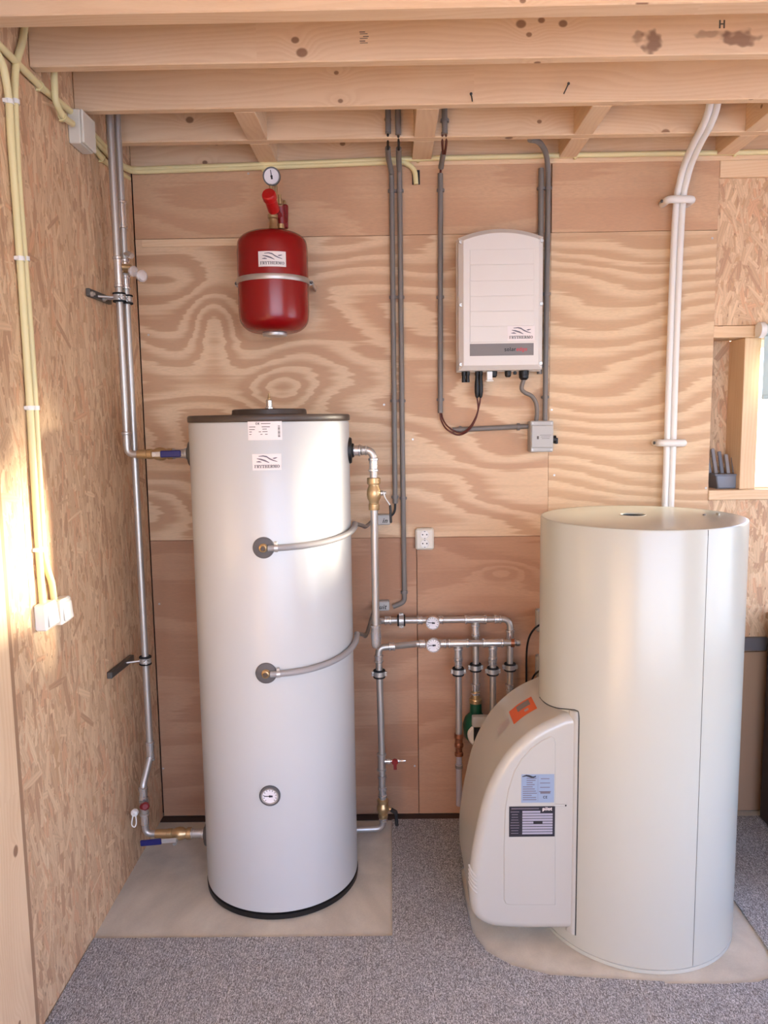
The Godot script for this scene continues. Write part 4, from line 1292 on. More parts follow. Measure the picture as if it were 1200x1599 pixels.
	s.lathe([Vector2(0.001, 0.0), Vector2(0.008, 0.0), Vector2(0.008, 0.02), Vector2(0.006, 0.022), Vector2(0.006, 0.034), Vector2(0.001, 0.034)], Vector3(0.6082, 2.5264, 0.15), Vector3.UP, 12)
	part("brass_nipple", s, M.brass, t)
	s = Shape.new()
	s.lathe([Vector2(0.001, 0.0), Vector2(0.007, 0.0), Vector2(0.007, 0.010), Vector2(0.005, 0.014), Vector2(0.001, 0.014)], Vector3(0.6202, 2.5342, 0.12), Vector3.UP, 12)
	part("brass_nipple", s, M.brass, t)
	s = Shape.new()
	s.lathe([Vector2(0.001, 0.0), Vector2(0.013, 0.0), Vector2(0.013, 0.016), Vector2(0.001, 0.018)], Vector3(0.6092, 2.4374, 0.15), Vector3.UP, 12)
	part("brass_nipple", s, M.brass, t)
	s = Shape.new()
	s.tube([Vector3(0.5814, 2.5598, 0.19), Vector3(0.5822, 2.5873, 0.19)], 0.008, 12)
	s.tube([Vector3(0.5931, 2.5476, 0.15), Vector3(0.5948, 2.6034, 0.15)], 0.006, 12)
	part("gauge_stem", s, M.brass, t)
	dial("pressure_gauge", Vector3(0.5865, 2.6124, 0.205), Vector3(0.0, -0.16, 1), 0.0330, M.zinc_dark, t, 97.0, false)

# =====================================================================
# Inverter, isolator and their cables
# =====================================================================
func build_inverter() -> void:
	var p0: Vector3 = Vector3(1.2821, 1.8921, 0.03); var p1: Vector3 = Vector3(1.6147, 1.895, 0.03)
	var yt: float = Vector3(1.4454, 2.4309, 0.03).y; var ys: float = Vector3(1.2836, 2.3991, 0.03).y
	var x0 := p0.x; var x1 := p1.x; var y0 := (p0.y + p1.y) * 0.5
	var t := thing("inverter", Vector3((x0 + x1) * 0.5, y0, 0.0), "white wall-mounted solar inverter with an arched top and a grey stripe", "inverter")
	var cx := (x0 + x1) * 0.5
	var hw := (x1 - x0) * 0.5
	var arch := func(inset: float, ylow: float) -> PackedVector2Array:
		var q := PackedVector2Array([Vector2(cx - hw + inset, ylow), Vector2(cx + hw - inset, ylow)])
		for k in 13:
			var f := 1.0 - 2.0 * k / 12.0
			q.append(Vector2(cx + f * (hw - inset), ys + (yt - ys) * (1.0 - f * f) - inset * 0.3))
		return q
	var s := Shape.new()
	s.extrude(arch.call(0.006, y0 + 0.01), 0.05, Transform3D(Basis.IDENTITY, Vector3(0, 0, 0.006)), 0.002)
	part("heat_sink", s, M.grey_strip, t)
	s = Shape.new()
	s.extrude(arch.call(0.0, y0), 0.035, Transform3D(Basis.IDENTITY, Vector3(0, 0, 0.045)), 0.006)
	s.extrude(arch.call(0.004, y0 + 0.003), 0.075, Transform3D(Basis.IDENTITY, Vector3(0, 0, 0.066)), 0.018)
	var cv := part("cover", s, M.inverter, t)
	# pressed ribs across the front
	var xl := cx - hw + 0.046; var xr := cx + hw - 0.040
	var ys2 := []
	for v in [398.0, 421.0, 445.0, 468.0, 491.0, 514.0, 538.0]:
		ys2.append(lerpf(yt, y0, (v - 366.0) / (581.5 - 366.0)))
	for k in 6:
		s = Shape.new()
		s.box(Vector3((xl + xr) * 0.5, (ys2[k] + ys2[k + 1]) * 0.5, 0.1405), Vector3(xr - xl, ys2[k] - ys2[k + 1] - 0.0015, 0.004), 0.0012)
		part("rib_panel", s, M.inverter, cv)
	for q in [[0.012, 0.012, 0], [0.012, 0.5, 1], [0.012, 0.97, 2], [-0.012, 0.012, 3], [-0.012, 0.5, 4], [-0.012, 0.97, 5]]:
		s = Shape.new()
		var sx: float = (cx - hw + 0.012) if q[0] > 0.0 else (cx + hw - 0.010)
		var sy := lerpf(ys - 0.012, y0 + 0.012, q[1])
		s.lathe([Vector2(0.0075, 0.0), Vector2(0.0075, 0.004), Vector2(0.006, 0.006), Vector2(0.0035, 0.006), Vector2(0.003, 0.003), Vector2(0.0001, 0.003)], Vector3(sx, sy, 0.129), Vector3(0, 0, 1), 14)
		part("screw", s, M.zinc, cv)
	# grey stripe and its lettering
	var ya := lerpf(yt, y0, (540.0 - 366.0) / 215.5); var yb := lerpf(yt, y0, (558.5 - 366.0) / 215.5)
	s = Shape.new()
	s.box(Vector3((xl + xr) * 0.5, (ya + yb) * 0.5, 0.1415), Vector3(xr - xl, ya - yb, 0.002), 0.0004)
	var stripe := part("stripe", s, M.grey_strip, t, "dark grey stripe")
	var ym := (ya + yb) * 0.5
	lettering("lettering", "solar", 0.0135, M.ink, stripe, func(q: Vector3) -> Vector3: return Vector3(xl + (xr - xl) * 0.63 + q.x, ym + q.y, 0.1427 + q.z))
	lettering("lettering", "edge", 0.0135, M.red_plastic, stripe, func(q: Vector3) -> Vector3: return Vector3(xl + (xr - xl) * 0.815 + q.x, ym + q.y, 0.1427 + q.z))
	var yl := lerpf(yt, y0, (525.0 - 366.0) / 215.5)
	maker_label(0.105, 0.056, t, func(q: Vector3) -> Vector3: return Vector3(xl + (xr - xl) * 0.80 + q.x, yl + q.y, 0.1432 + q.z), Vector3(cx, yl, 0))
	# connectors along the lower edge
	var zc := 0.075
	var px := func(u: float) -> float: return x0 + (u - 712.0) / 129.0 * (x1 - x0)
	for q in [[723.0, 0.008, 0.040, 0], [729.0, 0.008, 0.040, 0], [743.5, 0.008, 0.034, 0], [749.0, 0.008, 0.034, 0]]:
		s = Shape.new()
		s.lathe([Vector2(0.001, 0.002), Vector2(q[1], 0.002), Vector2(q[1] + 0.001, -0.012), Vector2(q[1] - 0.001, -0.015), Vector2(q[1], -q[2]), Vector2(0.001, -q[2])], Vector3(px.call(q[0]), y0, zc), Vector3.UP, 14)
		part("connector", s, M.black, t)
	for q in [[769.5, 0.013], [791.0, 0.013], [815.5, 0.020]]:
		s = Shape.new()
		s.lathe([Vector2(0.001, 0.002), Vector2(q[1], 0.002), Vector2(q[1], -q[1] * 0.7), Vector2(q[1] * 0.95, -q[1] * 0.8), Vector2(q[1] * 0.95, -q[1] * 1.3), Vector2(q[1] * 0.6, -q[1] * 1.7), Vector2(0.001, -q[1] * 1.7)], Vector3(px.call(q[0]), y0, zc), Vector3.UP, 10, 0, TAU, 20)
		part("cable_gland", s, M.black, t)
	s = Shape.new()
	s.box(Vector3(px.call(762.0), y0 - 0.016, zc + 0.01), Vector3(0.022, 0.034, 0.024), 0.002)
	s.box(Vector3(px.call(762.0), y0 - 0.036, zc + 0.01), Vector3(0.030, 0.006, 0.028), 0.002)
	part("switch_block", s, M.white_plastic, t)
	s = Shape.new()
	s.box(Vector3(px.call(802.0), y0 - 0.006, zc), Vector3(0.012, 0.012, 0.012), 0.002)
	part("blanking_cap", s, M.black, t)
	# two brown solar cables hanging in a loop from the conduit to the connectors
	var gx := [px.call(743.5), px.call(749.0)]
	for k in 2:
		var o := 0.006 * k
		var end := Vector3(gx[k], y0 - 0.034, zc)
		var cb := thing("solar_cable", end, ["brown solar cable hanging in a loop under the inverter, inner of two", "brown solar cable hanging in a loop under the inverter, outer of two"][k], "cable", "solar cables under the inverter")
		s = Shape.new()
		s.lathe([Vector2(0.001, 0.0), Vector2(0.0085, 0.0), Vector2(0.0098, -0.02), Vector2(0.0098, -0.045), Vector2(0.007, -0.062), Vector2(0.004, -0.068), Vector2(0.001, -0.068)], end, Vector3.UP, 14)
		part("plug", s, M.black, cb)
		var lo := [Vector3(1.2187, 1.7575, 0.022), Vector3(1.2197, 1.7265, 0.024), Vector3(1.2269, 1.6954, 0.03), Vector3(1.2469, 1.6668, 0.04), Vector3(1.2879, 1.6456, 0.045), Vector3(1.3258, 1.6581, 0.055), Vector3(1.3531, 1.6963, 0.065), Vector3(1.3677, 1.7444, 0.072)]
		if k == 1:
			lo = [Vector3(1.2239, 1.7574, 0.022), Vector3(1.2275, 1.7186, 0.024), Vector3(1.2422, 1.6874, 0.034), Vector3(1.2701, 1.6639, 0.042), Vector3(1.3032, 1.6532, 0.048), Vector3(1.3356, 1.676, 0.06), Vector3(1.3603, 1.7191, 0.07), Vector3(1.3725, 1.7646, 0.075)]
		lo.append(end + Vector3(0, -0.064, 0))
		tube_part("cable", curve(lo, 6), 0.0033, M.cable_brown, cb, 10)
	# isolator box
	var q0: Vector3 = Vector3(1.5785, 1.5724, 0.06); var q1: Vector3 = Vector3(1.6699, 1.697, 0.06)
	var bx := (q0.x + q1.x) * 0.5; var by := (q0.y + q1.y) * 0.5
	var iso := thing("isolator_switch", Vector3(bx, q0.y, 0), "small grey isolator box with a black side knob below the inverter", "switch")
	s = Shape.new()
	s.box(Vector3(bx, by, 0.036), Vector3(q1.x - q0.x, q1.y - q0.y, 0.07), 0.004)
	part("housing", s, M.box_grey, iso)
	s = Shape.new()
	s.box(Vector3(bx, by, 0.076), Vector3(q1.x - q0.x - 0.004, (q1.y - q0.y) * 0.72, 0.010), 0.003)
	var cvr := part("cover", s, M.box_grey, iso)
	s = Shape.new()
	var w := q1.x - q0.x
	s.box(Vector3(bx - w * 0.20, by - 0.004, 0.0813), Vector3(0.008, 0.012, 0.0006), 0.0)
	for k in 3:
		s.box(Vector3(bx + w * 0.14, by + 0.006 - k * 0.007, 0.0813), Vector3(w * (0.5 - 0.08 * k), 0.0014, 0.0006), 0.0)
	part("print_line", s, M.print, cvr).set_meta("kind", "stuff")
	for sx in [-1.0, 1.0]:
		for sy in [-1.0, 1.0]:
			s = Shape.new()
			s.lathe([Vector2(0.004, 0.0), Vector2(0.0035, 0.0015), Vector2(0.0001, 0.001)], Vector3(bx + sx * (w * 0.5 - 0.008), by + sy * ((q1.y - q0.y) * 0.5 - 0.009), 0.0708), Vector3(0, 0, 1), 10)
			part("screw", s, M.zinc, iso)
	var kx := q1.x
	var ky: float = Vector3(1.6832, 1.6222, 0.05).y
	s = Shape.new()
	s.lathe([Vector2(0.001, -0.001), Vector2(0.016, -0.001), Vector2(0.016, 0.014), Vector2(0.001, 0.014)], Vector3(kx, ky, 0.05), Vector3(1, 0, 0), 20)
	s.box(Vector3(kx + 0.016, ky - 0.006, 0.05), Vector3(0.014, 0.024, 0.008), 0.002)
	part("knob", s, M.black, iso)
	var gc := thing("power_cable", Vector3(px.call(815.5), y0 - 0.03, zc), "thick grey cable bending from the inverter down into the isolator box", "cable")
	tube_part("cable", curve([Vector3(px.call(815.5), y0 - 0.030, zc), Vector3(1.541, 1.828, 0.072), Vector3(1.5546, 1.8103, 0.068), Vector3(1.5813, 1.7975, 0.062), Vector3(1.6008, 1.772, 0.055), Vector3(1.6072, 1.7363, 0.05), Vector3(bx - 0.018, q1.y + 0.001, 0.042)], 6), 0.0085, M.conduit, gc, 14)

# =====================================================================
# Conduits
# =====================================================================
func conduit(called: String, runs: Array, r: float, m: Material, clips: Array, cables: Array, label: String, group: String, clip_mat: Material, cable_mat: Material = null) -> Node3D:
	var base: Vector3 = runs[-1][-1]
	var t := thing(called, base, label, "conduit", group)
	for p in runs:
		tube_part("tube", p, r, m, t, 14)
	for c in clips:
		var s := Shape.new()
		var at: Vector3 = c[0]; var d: Vector3 = c[1]; var o: Vector3 = c[2]
		var y := d.normalized(); var side := y.cross(o).normalized()
		s.lathe([Vector2(r, -0.006), Vector2(r + 0.0025, -0.006), Vector2(r + 0.0025, 0.006), Vector2(r, 0.006)], at, y, 18)
		for sg in [-1.0, 1.0]:
			s.box(at + side * sg * (r + 0.002) - o * 0.004, Vector3(0.005, 0.010, 0.014), 0.001, Basis(side, y, side.cross(y)))
		part("clip", s, clip_mat, t)
	for p in cables:
		tube_part("cable", p, 0.0045, cable_mat if cable_mat else M.cable, t, 8)
	return t

func build_conduits() -> void:
	var O := Vector3(0, 0, 1)
	var U := Vector3.UP
	var r := 0.0105
	# pair running down to the small wall boxes
	conduit("grey_conduit", [[Vector3(1.0222, 2.8867, 0.285), Vector3(1.0213, 2.7285, 0.285)], curve([Vector3(1.0197, 2.7233, 0.15), Vector3(1.0218, 2.7058, 0.09), Vector3(1.0313, 2.6732, 0.035), Vector3(1.0329, 2.601, 0.018), Vector3(1.0325, 1.9551, 0.018), Vector3(1.0318, 1.3669, 0.018)], 5)], r, M.conduit, [[Vector3(1.033, 2.6059, 0.018), U, O], [Vector3(1.0329, 2.1973, 0.018), U, O], [Vector3(1.0317, 1.786, 0.018), U, O], [Vector3(1.0308, 1.3935, 0.018), U, O]], [[Vector3(1.0202, 2.7329, 0.285), Vector3(1.0199, 2.7201, 0.22), Vector3(1.0197, 2.7187, 0.15)], curve([Vector3(1.0319, 1.3722, 0.018), Vector3(1.0301, 1.3406, 0.02), Vector3(1.0193, 1.3196, 0.022), Vector3(1.0033, 1.3149, 0.025)], 5)], "grey conduit, left of the close pair, ending at the upper small wall box", "grey conduits on the plywood wall", M.grey_strip)
	conduit("grey_conduit", [[Vector3(1.0575, 2.8861, 0.285), Vector3(1.0568, 2.7235, 0.285)], bent([Vector3(1.0606, 2.7204, 0.15), Vector3(1.0611, 2.7052, 0.09), Vector3(1.0639, 2.6726, 0.035), Vector3(1.0645, 2.6005, 0.018), Vector3(1.0638, 1.7494, 0.018), Vector3(1.0657, 0.9505, 0.018), Vector3(1.0171, 0.9305, 0.018)], 0.03)], r, M.conduit, [[Vector3(1.0646, 2.6054, 0.018), U, O], [Vector3(1.0637, 2.1969, 0.018), U, O], [Vector3(1.0642, 1.7856, 0.018), U, O], [Vector3(1.0651, 1.3878, 0.018), U, O], [Vector3(1.0648, 0.9916, 0.018), U, O]], [[Vector3(1.0568, 2.7279, 0.285), Vector3(1.0598, 2.7194, 0.22), Vector3(1.0605, 2.7158, 0.15)]], "grey conduit, right of the close pair, hooking into the lower small wall box", "grey conduits on the plywood wall", M.grey_strip)
	# single one for the solar cables
	conduit("grey_conduit", [[Vector3(1.2225, 2.8833, 0.285), Vector3(1.224, 2.723, 0.285)], curve([Vector3(1.2301, 2.7104, 0.13), Vector3(1.228, 2.6971, 0.07), Vector3(1.2262, 2.6828, 0.04)], 4), [Vector3(1.2251, 2.668, 0.018), Vector3(1.2201, 1.7343, 0.018)]], r, M.conduit, [[Vector3(1.2243, 2.7687, 0.285), U, O], [Vector3(1.226, 2.6052, 0.018), U, O], [Vector3(1.2226, 2.1945, 0.018), U, O], [Vector3(1.2204, 1.7885, 0.018), U, O]], [curve([Vector3(1.2275, 2.7273, 0.285), Vector3(1.2352, 2.72, 0.21), Vector3(1.2349, 2.7057, 0.13)], 5), curve([Vector3(1.216, 2.7275, 0.285), Vector3(1.2199, 2.7202, 0.21), Vector3(1.2277, 2.7058, 0.13)], 5), [Vector3(1.2263, 2.6876, 0.04), Vector3(1.2251, 2.6632, 0.018)]], "single grey conduit with brown cables showing through its gaps, left of the inverter", "grey conduits on the plywood wall", M.grey_strip, M.cable_brown)
	# pair right of and behind the inverter
	conduit("grey_conduit", [curve([Vector3(1.5419, 2.7239, 0.21), Vector3(1.5861, 2.7346, 0.15), Vector3(1.6242, 2.7227, 0.08), Vector3(1.6446, 2.6792, 0.03), Vector3(1.6493, 2.5912, 0.018), Vector3(1.6478, 2.1481, 0.018), Vector3(1.6438, 1.6948, 0.03)], 6)], r, M.conduit, [[Vector3(1.6491, 2.6057, 0.018), U, O], [Vector3(1.6485, 2.2006, 0.018), U, O], [Vector3(1.6465, 1.7928, 0.018), U, O]], [], "grey conduit curving from the joists down to the isolator box, right of the inverter", "grey conduits on the plywood wall", M.grey_strip)
	conduit("grey_conduit", [[Vector3(1.6207, 2.6809, 0.018), Vector3(1.6222, 1.8854, 0.018)]], r, M.conduit, [[Vector3(1.6214, 2.6061, 0.018), U, O], [Vector3(1.6217, 2.201, 0.018), U, O], [Vector3(1.6206, 1.9161, 0.018), U, O]], [], "short grey conduit half hidden behind the right edge of the inverter", "grey conduits on the plywood wall", M.grey_strip)
	conduit("grey_conduit", [[Vector3(1.2694, 1.6649, 0.018), Vector3(1.5852, 1.6761, 0.018)]], r, M.conduit, [[Vector3(1.3008, 1.6657, 0.018), Vector3.RIGHT, O], [Vector3(1.5382, 1.6742, 0.018), Vector3.RIGHT, O]], [], "short level grey conduit between the cable loop and the isolator box", "grey conduits on the plywood wall", M.grey_strip)

func build_cream_conduits() -> void:
	var r := 0.0100
	var x := 0.011
	var O := Vector3(1, 0, 0)
	var U := Vector3.UP
	var g := "cream conduits on the left wall"
	# two risers down to the light switches
	conduit("cream_conduit", [curve([Vector3(0.0115, 2.6769, 1.1193), Vector3(0.0115, 2.6588, 1.0704), Vector3(0.0115, 2.6307, 1.0443), Vector3(0.0115, 2.5628, 1.0301), Vector3(0.0115, 2.471, 1.0329), Vector3(0.0115, 2.2992, 1.0295), Vector3(0.0115, 1.8912, 1.0262), Vector3(0.0115, 1.5326, 1.0324), Vector3(0.0115, 1.3667, 1.0329), Vector3(0.0115, 1.201, 1.0309)], 5)], r, M.cream, [[Vector3(0.0115, 2.5628, 1.0301), U, O], [Vector3(0.0115, 2.1591, 1.0263), U, O], [Vector3(0.0115, 1.7559, 1.0269), U, O], [Vector3(0.0115, 1.3577, 1.0342), U, O]], [], "left one of two cream conduits running down the left wall to the switches", g, M.white_plastic)
	conduit("cream_conduit", [curve([Vector3(0.0115, 2.8205, 0.9017), Vector3(0.0115, 2.761, 0.9254), Vector3(0.0115, 2.6765, 0.9746), Vector3(0.0115, 2.5761, 0.9957), Vector3(0.0115, 2.4446, 1.004), Vector3(0.0115, 2.3058, 1.0049), Vector3(0.0115, 1.8936, 0.9951), Vector3(0.0115, 1.5298, 1.0008), Vector3(0.0115, 1.3622, 1.0051), Vector3(0.0115, 1.2975, 0.9896), Vector3(0.0115, 1.2427, 0.9635), Vector3(0.0115, 1.179, 0.9555)], 5)], r, M.cream, [[Vector3(0.0115, 2.5761, 0.9957), U, O], [Vector3(0.0115, 2.1649, 0.9975), U, O], [Vector3(0.0115, 1.7564, 0.9955), U, O], [Vector3(0.0115, 1.3527, 1.0044), U, O]], [], "right one of two cream conduits on the left wall, curving to the far switch", g, M.white_plastic)
	# level runs under the joists
	var B := Vector3(0, 0, 1)
	g = "level cream conduits under the joists"
	conduit("cream_conduit", [bent([Vector3(0.0115, 2.6892, 1.0792), Vector3(0.0115, 2.6868, 0.9622), Vector3(0.0115, 2.6838, 0.8183), Vector3(0.0115, 2.6979, 0.5968)], 0.1)], r, M.cream, [[Vector3(0.0115, 2.6841, 0.8306), Vector3(0, 0, 1), O]], [], "upper cream conduit along the top of the left wall, in front of the junction box", g, M.cream)
	conduit("cream_conduit", [bent([Vector3(0.033, 2.746, 0.7743), Vector3(0.033, 2.6611, 0.7804), Vector3(0.03, 2.6393, 0.7177), Vector3(0.026, 2.6491, 0.6395)], 0.03)], r, M.cream, [[Vector3(0.03, 2.6394, 0.7223), Vector3(0, 0, 1), O]], [], "cream conduit dropping from a joist and bending into the junction box", g, M.cream)
	conduit("cream_conduit", [bent([Vector3(0.0115, 2.6937, 0.4374), Vector3(0.0115, 2.6821, 0.1282), Vector3(0.0123, 2.7036, 0.017), Vector3(0.5509, 2.7142, 0.017), Vector3(1.1049, 2.7256, 0.017), Vector3(1.7568, 2.7294, 0.017), Vector3(2.5433, 2.7285, 0.017)], 0.05)], r, M.cream, [[Vector3(0.5282, 2.7138, 0.017), Vector3.RIGHT, B], [Vector3(1.1376, 2.7275, 0.017), Vector3.RIGHT, B], [Vector3(1.7543, 2.7294, 0.017), Vector3.RIGHT, B], [Vector3(2.3788, 2.7288, 0.017), Vector3.RIGHT, B]], [], "long cream conduit running level along the whole top of the back wall", g, M.cream)
	conduit("cream_conduit", [bent([Vector3(0.0115, 2.674, 0.4404), Vector3(0.0115, 2.6706, 0.165), Vector3(0.0118, 2.6939, 0.017), Vector3(0.5506, 2.7033, 0.017), Vector3(1.0797, 2.7152, 0.017), Vector3(1.1247, 2.6892, 0.017), Vector3(1.1292, 2.6288, 0.017)], 0.05)], r, M.cream, [[Vector3(0.5278, 2.7032, 0.017), Vector3.RIGHT, B]], [], "lower cream conduit along the back wall, its end turned down into a slot", g, M.cream)
	conduit("cream_conduit", [[Vector3(0.0115, 2.6492, 0.4212), Vector3(0.0115, 2.6353, 0.34), Vector3(-0.0069, 2.6709, 0.01)]], r, M.cream, [[Vector3(0.0115, 2.638, 0.3518), Vector3(0, 0, 1), O]], [], "short cream conduit stub from the junction box to the back corner", g, M.cream)
	var s := Shape.new()
	s.box(Vector3(1.13, 2.6602, 0.001), Vector3(0.030, 0.055, 0.003), 0.0005)
	lone("cable_slot", s, M.black, "small dark slot in the plywood behind the turned-down cream conduit", "slot")
	# junction box on the left wall
	var q0: Vector3 = Vector3(0, 2.6543, 0.6102); var q1: Vector3 = Vector3(0, 2.6916, 0.402)
	var jc: Vector3 = Vector3(0.02, 2.6531, 0.558)
	var t := thing("junction_box", Vector3(0, jc.y, jc.z), "square white junction box high on the left wall under the joists", "junction box")
	s = Shape.new()
	s.box(Vector3(0.020, jc.y, jc.z), Vector3(0.040, 0.105, 0.110), 0.004)
	part("housing", s, M.ivory, t)
	s = Shape.new()
	s.box(Vector3(0.045, jc.y, jc.z), Vector3(0.009, 0.102, 0.107), 0.003)
	part("lid", s, M.ivory, t)

func build_white_tubes() -> void:
	var mid := [Vector3(2.1372, 2.7902, 0.4), Vector3(2.1421, 2.7559, 0.37), Vector3(2.1477, 2.727, 0.31), Vector3(2.1503, 2.6971, 0.22), Vector3(2.1572, 2.6569, 0.12), Vector3(2.1583, 2.604, 0.07), Vector3(2.1572, 2.5419, 0.045), Vector3(2.1511, 2.3336, 0.045), Vector3(2.1479, 1.9369, 0.045), Vector3(2.1476, 1.6028, 0.045), Vector3(2.1461, 1.3447, 0.045), Vector3(2.1454, 1.0519, 0.045)]
	var off := 0.0126
	for k in 2:
		var pts := []
		for p in mid:
			pts.append(p + Vector3((k * 2 - 1) * off, 0, 0))
		var s := Shape.new()
		s.tube(curve(pts, 6), 0.0125, 20)
		lone("white_tube", s, M.white_tube, ["left one of two white insulated tubes dropping behind the wide tank", "right one of two white insulated tubes dropping behind the wide tank"][k], "tube", "white tubes behind the wide tank")
	for q in [[Vector3(2.1522, 2.5419, 0.045), Vector3(2.1048, 2.5427, 0.045), Vector3(2.1995, 2.5412, 0.045), "upper white saddle clamp across the pair of white tubes"], [Vector3(2.1489, 1.6015, 0.045), Vector3(2.1011, 1.6022, 0.045), Vector3(2.1967, 1.6009, 0.045), "lower white saddle clamp across the pair of white tubes"]]:
		var a: Vector3 = q[1]; var b: Vector3 = q[2]
		var t := thing("saddle_clamp", Vector3(q[0].x, q[0].y, 0), q[3], "clamp", "white saddle clamps on the white tubes")
		var s := Shape.new()
		s.tube(bent([Vector3(a.x, a.y, 0.002), Vector3(a.x, a.y, 0.070), Vector3(b.x, b.y, 0.070), Vector3(b.x, b.y, 0.002)], 0.02), 0.0145, 18)
		part("strap", s, M.white_tube, t)
		s = Shape.new()
		s.lathe([Vector2(0.0001, 0.0), Vector2(0.006, 0.0), Vector2(0.006, 0.006), Vector2(0.0001, 0.007)], Vector3(a.x - 0.0145, a.y, 0.045), Vector3(-1, 0, 0), 12)
		part("screw", s, M.zinc_dark, t)

# =====================================================================
# Pipework
# =====================================================================
func build_left_pipes() -> void:
	var r := 0.0125
	var z1 := 0.43
	var z2 := 0.37
	# nearer riser, to the upper socket of the left tank
	var port := Vector3(A1.x - R1 - 0.014, 1.600, A1.z)
	var a: Vector3 = Vector3(0.0757, 2.7553, 0.43); var b: Vector3 = Vector3(0.0839, 1.7576, 0.43)
	var el := Vector3(0.074, 1.600, 0.4304)
	var t := thing("steel_pipe", Vector3(el.x, el.y, el.z), "steel pipe from the joists bending into the upper left socket of the tall tank", "pipe", "steel pipes in the left corner")
	a = Vector3(0.074, 2.86, 0.4304)
	tube_part("pipe", bent([a, el, Vector3(0.125, el.y, el.z)], 0.035, 10), r, M.steel, t)
	sleeve("press_fitting", Vector3(0.074, 1.655, 0.4304), Vector3.UP, r, 0.05, M.steel, t, 2)
	sleeve("press_fitting", Vector3(0.0755, Vector3(0.0644, 2.233, 0.43).y, 0.4304), Vector3.UP, r, 0.105, M.steel_bright, t)
	var s := Shape.new()
	s.lathe([Vector2(0.010, 0.100), Vector2(0.0155, 0.100), Vector2(0.0165, 0.106), Vector2(0.0165, 0.134), Vector2(0.012, 0.136)], Vector3(0.010, el.y, el.z), Vector3(1, 0, 0), 24)
	part("threaded_adaptor", s, M.brass, t)
	s = Shape.new()
	valve_body(s, Vector3(0.192, el.y, el.z), Vector3(1, 0, 0), 0.0145, 0.092)
	var vb := part("ball_valve", s, M.brass, t, "brass ball valve")
	s = Shape.new()
	s.lathe([Vector2(0.001, 0.0), Vector2(0.009, 0.0), Vector2(0.009, 0.018), Vector2(0.0065, 0.020), Vector2(0.0065, 0.030), Vector2(0.001, 0.030)], Vector3(0.182, el.y, el.z + 0.018), Vector3(0, 0, 1), 12)
	s.bar(Vector3(0.175, el.y, el.z + 0.044), Vector3(0.212, el.y + 0.001, el.z + 0.048), 0.018, 0.003)
	part("lever", s, M.zinc, vb)
	s = Shape.new()
	s.bar(Vector3(0.206, el.y + 0.001, el.z + 0.049), Vector3(0.280, el.y + 0.002, el.z + 0.053), 0.024, 0.008, Vector3(0, 0, 1), 0.003)
	part("lever_grip", s, M.blue, vb, "dark blue lever grip")
	sleeve("press_fitting", Vector3(0.262, el.y, el.z), Vector3(1, 0, 0), 0.014, 0.055, M.steel, t)
	# far riser, past it and down to the lower socket
	var pl := Vector3(A1.x - R1 - 0.014, 0.163, A1.z)
	var c0 := Vector3(0.0785, 2.86, z2); var c1: Vector3 = Vector3(0.0801, 0.4454, 0.37)
	c1 = Vector3(0.0800, c1.y, z2)
	var lowx := 0.066
	var t2 := thing("steel_pipe", Vector3(lowx, pl.y, A1.z), "long steel pipe down the left corner to the lower left socket of the tall tank", "pipe", "steel pipes in the left corner")
	tube_part("pipe", bent([c0, c1, Vector3(lowx, 0.355, 0.43), Vector3(lowx, pl.y, A1.z), Vector3(0.12, pl.y, A1.z)], 0.03, 8), r, M.steel, t2)
	sleeve("press_fitting", c1 + Vector3(0, 0.02, 0), Vector3.UP, r, 0.075, M.steel_bright, t2)
	sleeve("press_fitting", Vector3(lowx, 0.325, 0.4304), Vector3.UP, r, 0.05, M.steel_bright, t2)
	sleeve("press_fitting", Vector3(lowx, 0.268, 0.4304), Vector3.UP, r, 0.06, M.steel, t2)
	sleeve("press_fitting", Vector3(lowx, 0.222, 0.4304), Vector3.UP, r, 0.04, M.steel_bright, t2, 2)
	for v in [[352.0, 0.095], [425.0, 0.05], [448.0, 0.05]]:
		sleeve("press_fitting", Vector3(0.0787, lerpf(2.86, c1.y, (v[0] - 178.0) / 1000.0), z2), Vector3.UP, r, v[1], M.steel_bright, t2)
	# drain cock on the lower left pipe
	s = Shape.new()
	s.lathe([Vector2(0.001, 0.008), Vector2(0.010, 0.008), Vector2(0.010, 0.030), Vector2(0.001, 0.030)], Vector3(lowx, 0.285, 0.4304), Vector3(0.1, 0, 1), 14)
	s.lathe([Vector2(0.001, 0.030), Vector2(0.015, 0.030), Vector2(0.016, 0.042), Vector2(0.010, 0.046), Vector2(0.001, 0.046)], Vector3(lowx + 0.008, 0.285, 0.4304), Vector3(0.25, 0.2, 1), 8, 0, TAU, 10)
	var dc := part("drain_cock", s, mat(Color(0.45, 0.05, 0.07), 0.4), t2, "dark red drain knob")
	s = Shape.new()
	s.lathe([Vector2(0.001, 0.0), Vector2(0.013, 0.0), Vector2(0.014, 0.012), Vector2(0.009, 0.018), Vector2(0.001, 0.018)], Vector3(lowx - 0.024, 0.265, 0.455), Vector3(-0.2, -0.1, 1), 16)
	s.tube(curve([Vector3(lowx - 0.030, 0.255, 0.47), Vector3(lowx - 0.034, 0.225, 0.475), Vector3(lowx - 0.024, 0.215, 0.475), Vector3(lowx - 0.018, 0.228, 0.472), Vector3(lowx - 0.020, 0.255, 0.468)], 5), 0.0025, 8)
	part("drain_cap", s, M.white_plastic, dc, "white drain cap on a loop")
	s = Shape.new()
	s.lathe([Vector2(0.010, 0.0), Vector2(0.0160, 0.0), Vector2(0.0165, 0.03), Vector2(0.0165, 0.044), Vector2(0.012, 0.046)], Vector3(0.105, pl.y, A1.z), Vector3(1, 0, 0), 24)
	part("threaded_adaptor", s, M.brass, t2)
	s = Shape.new()
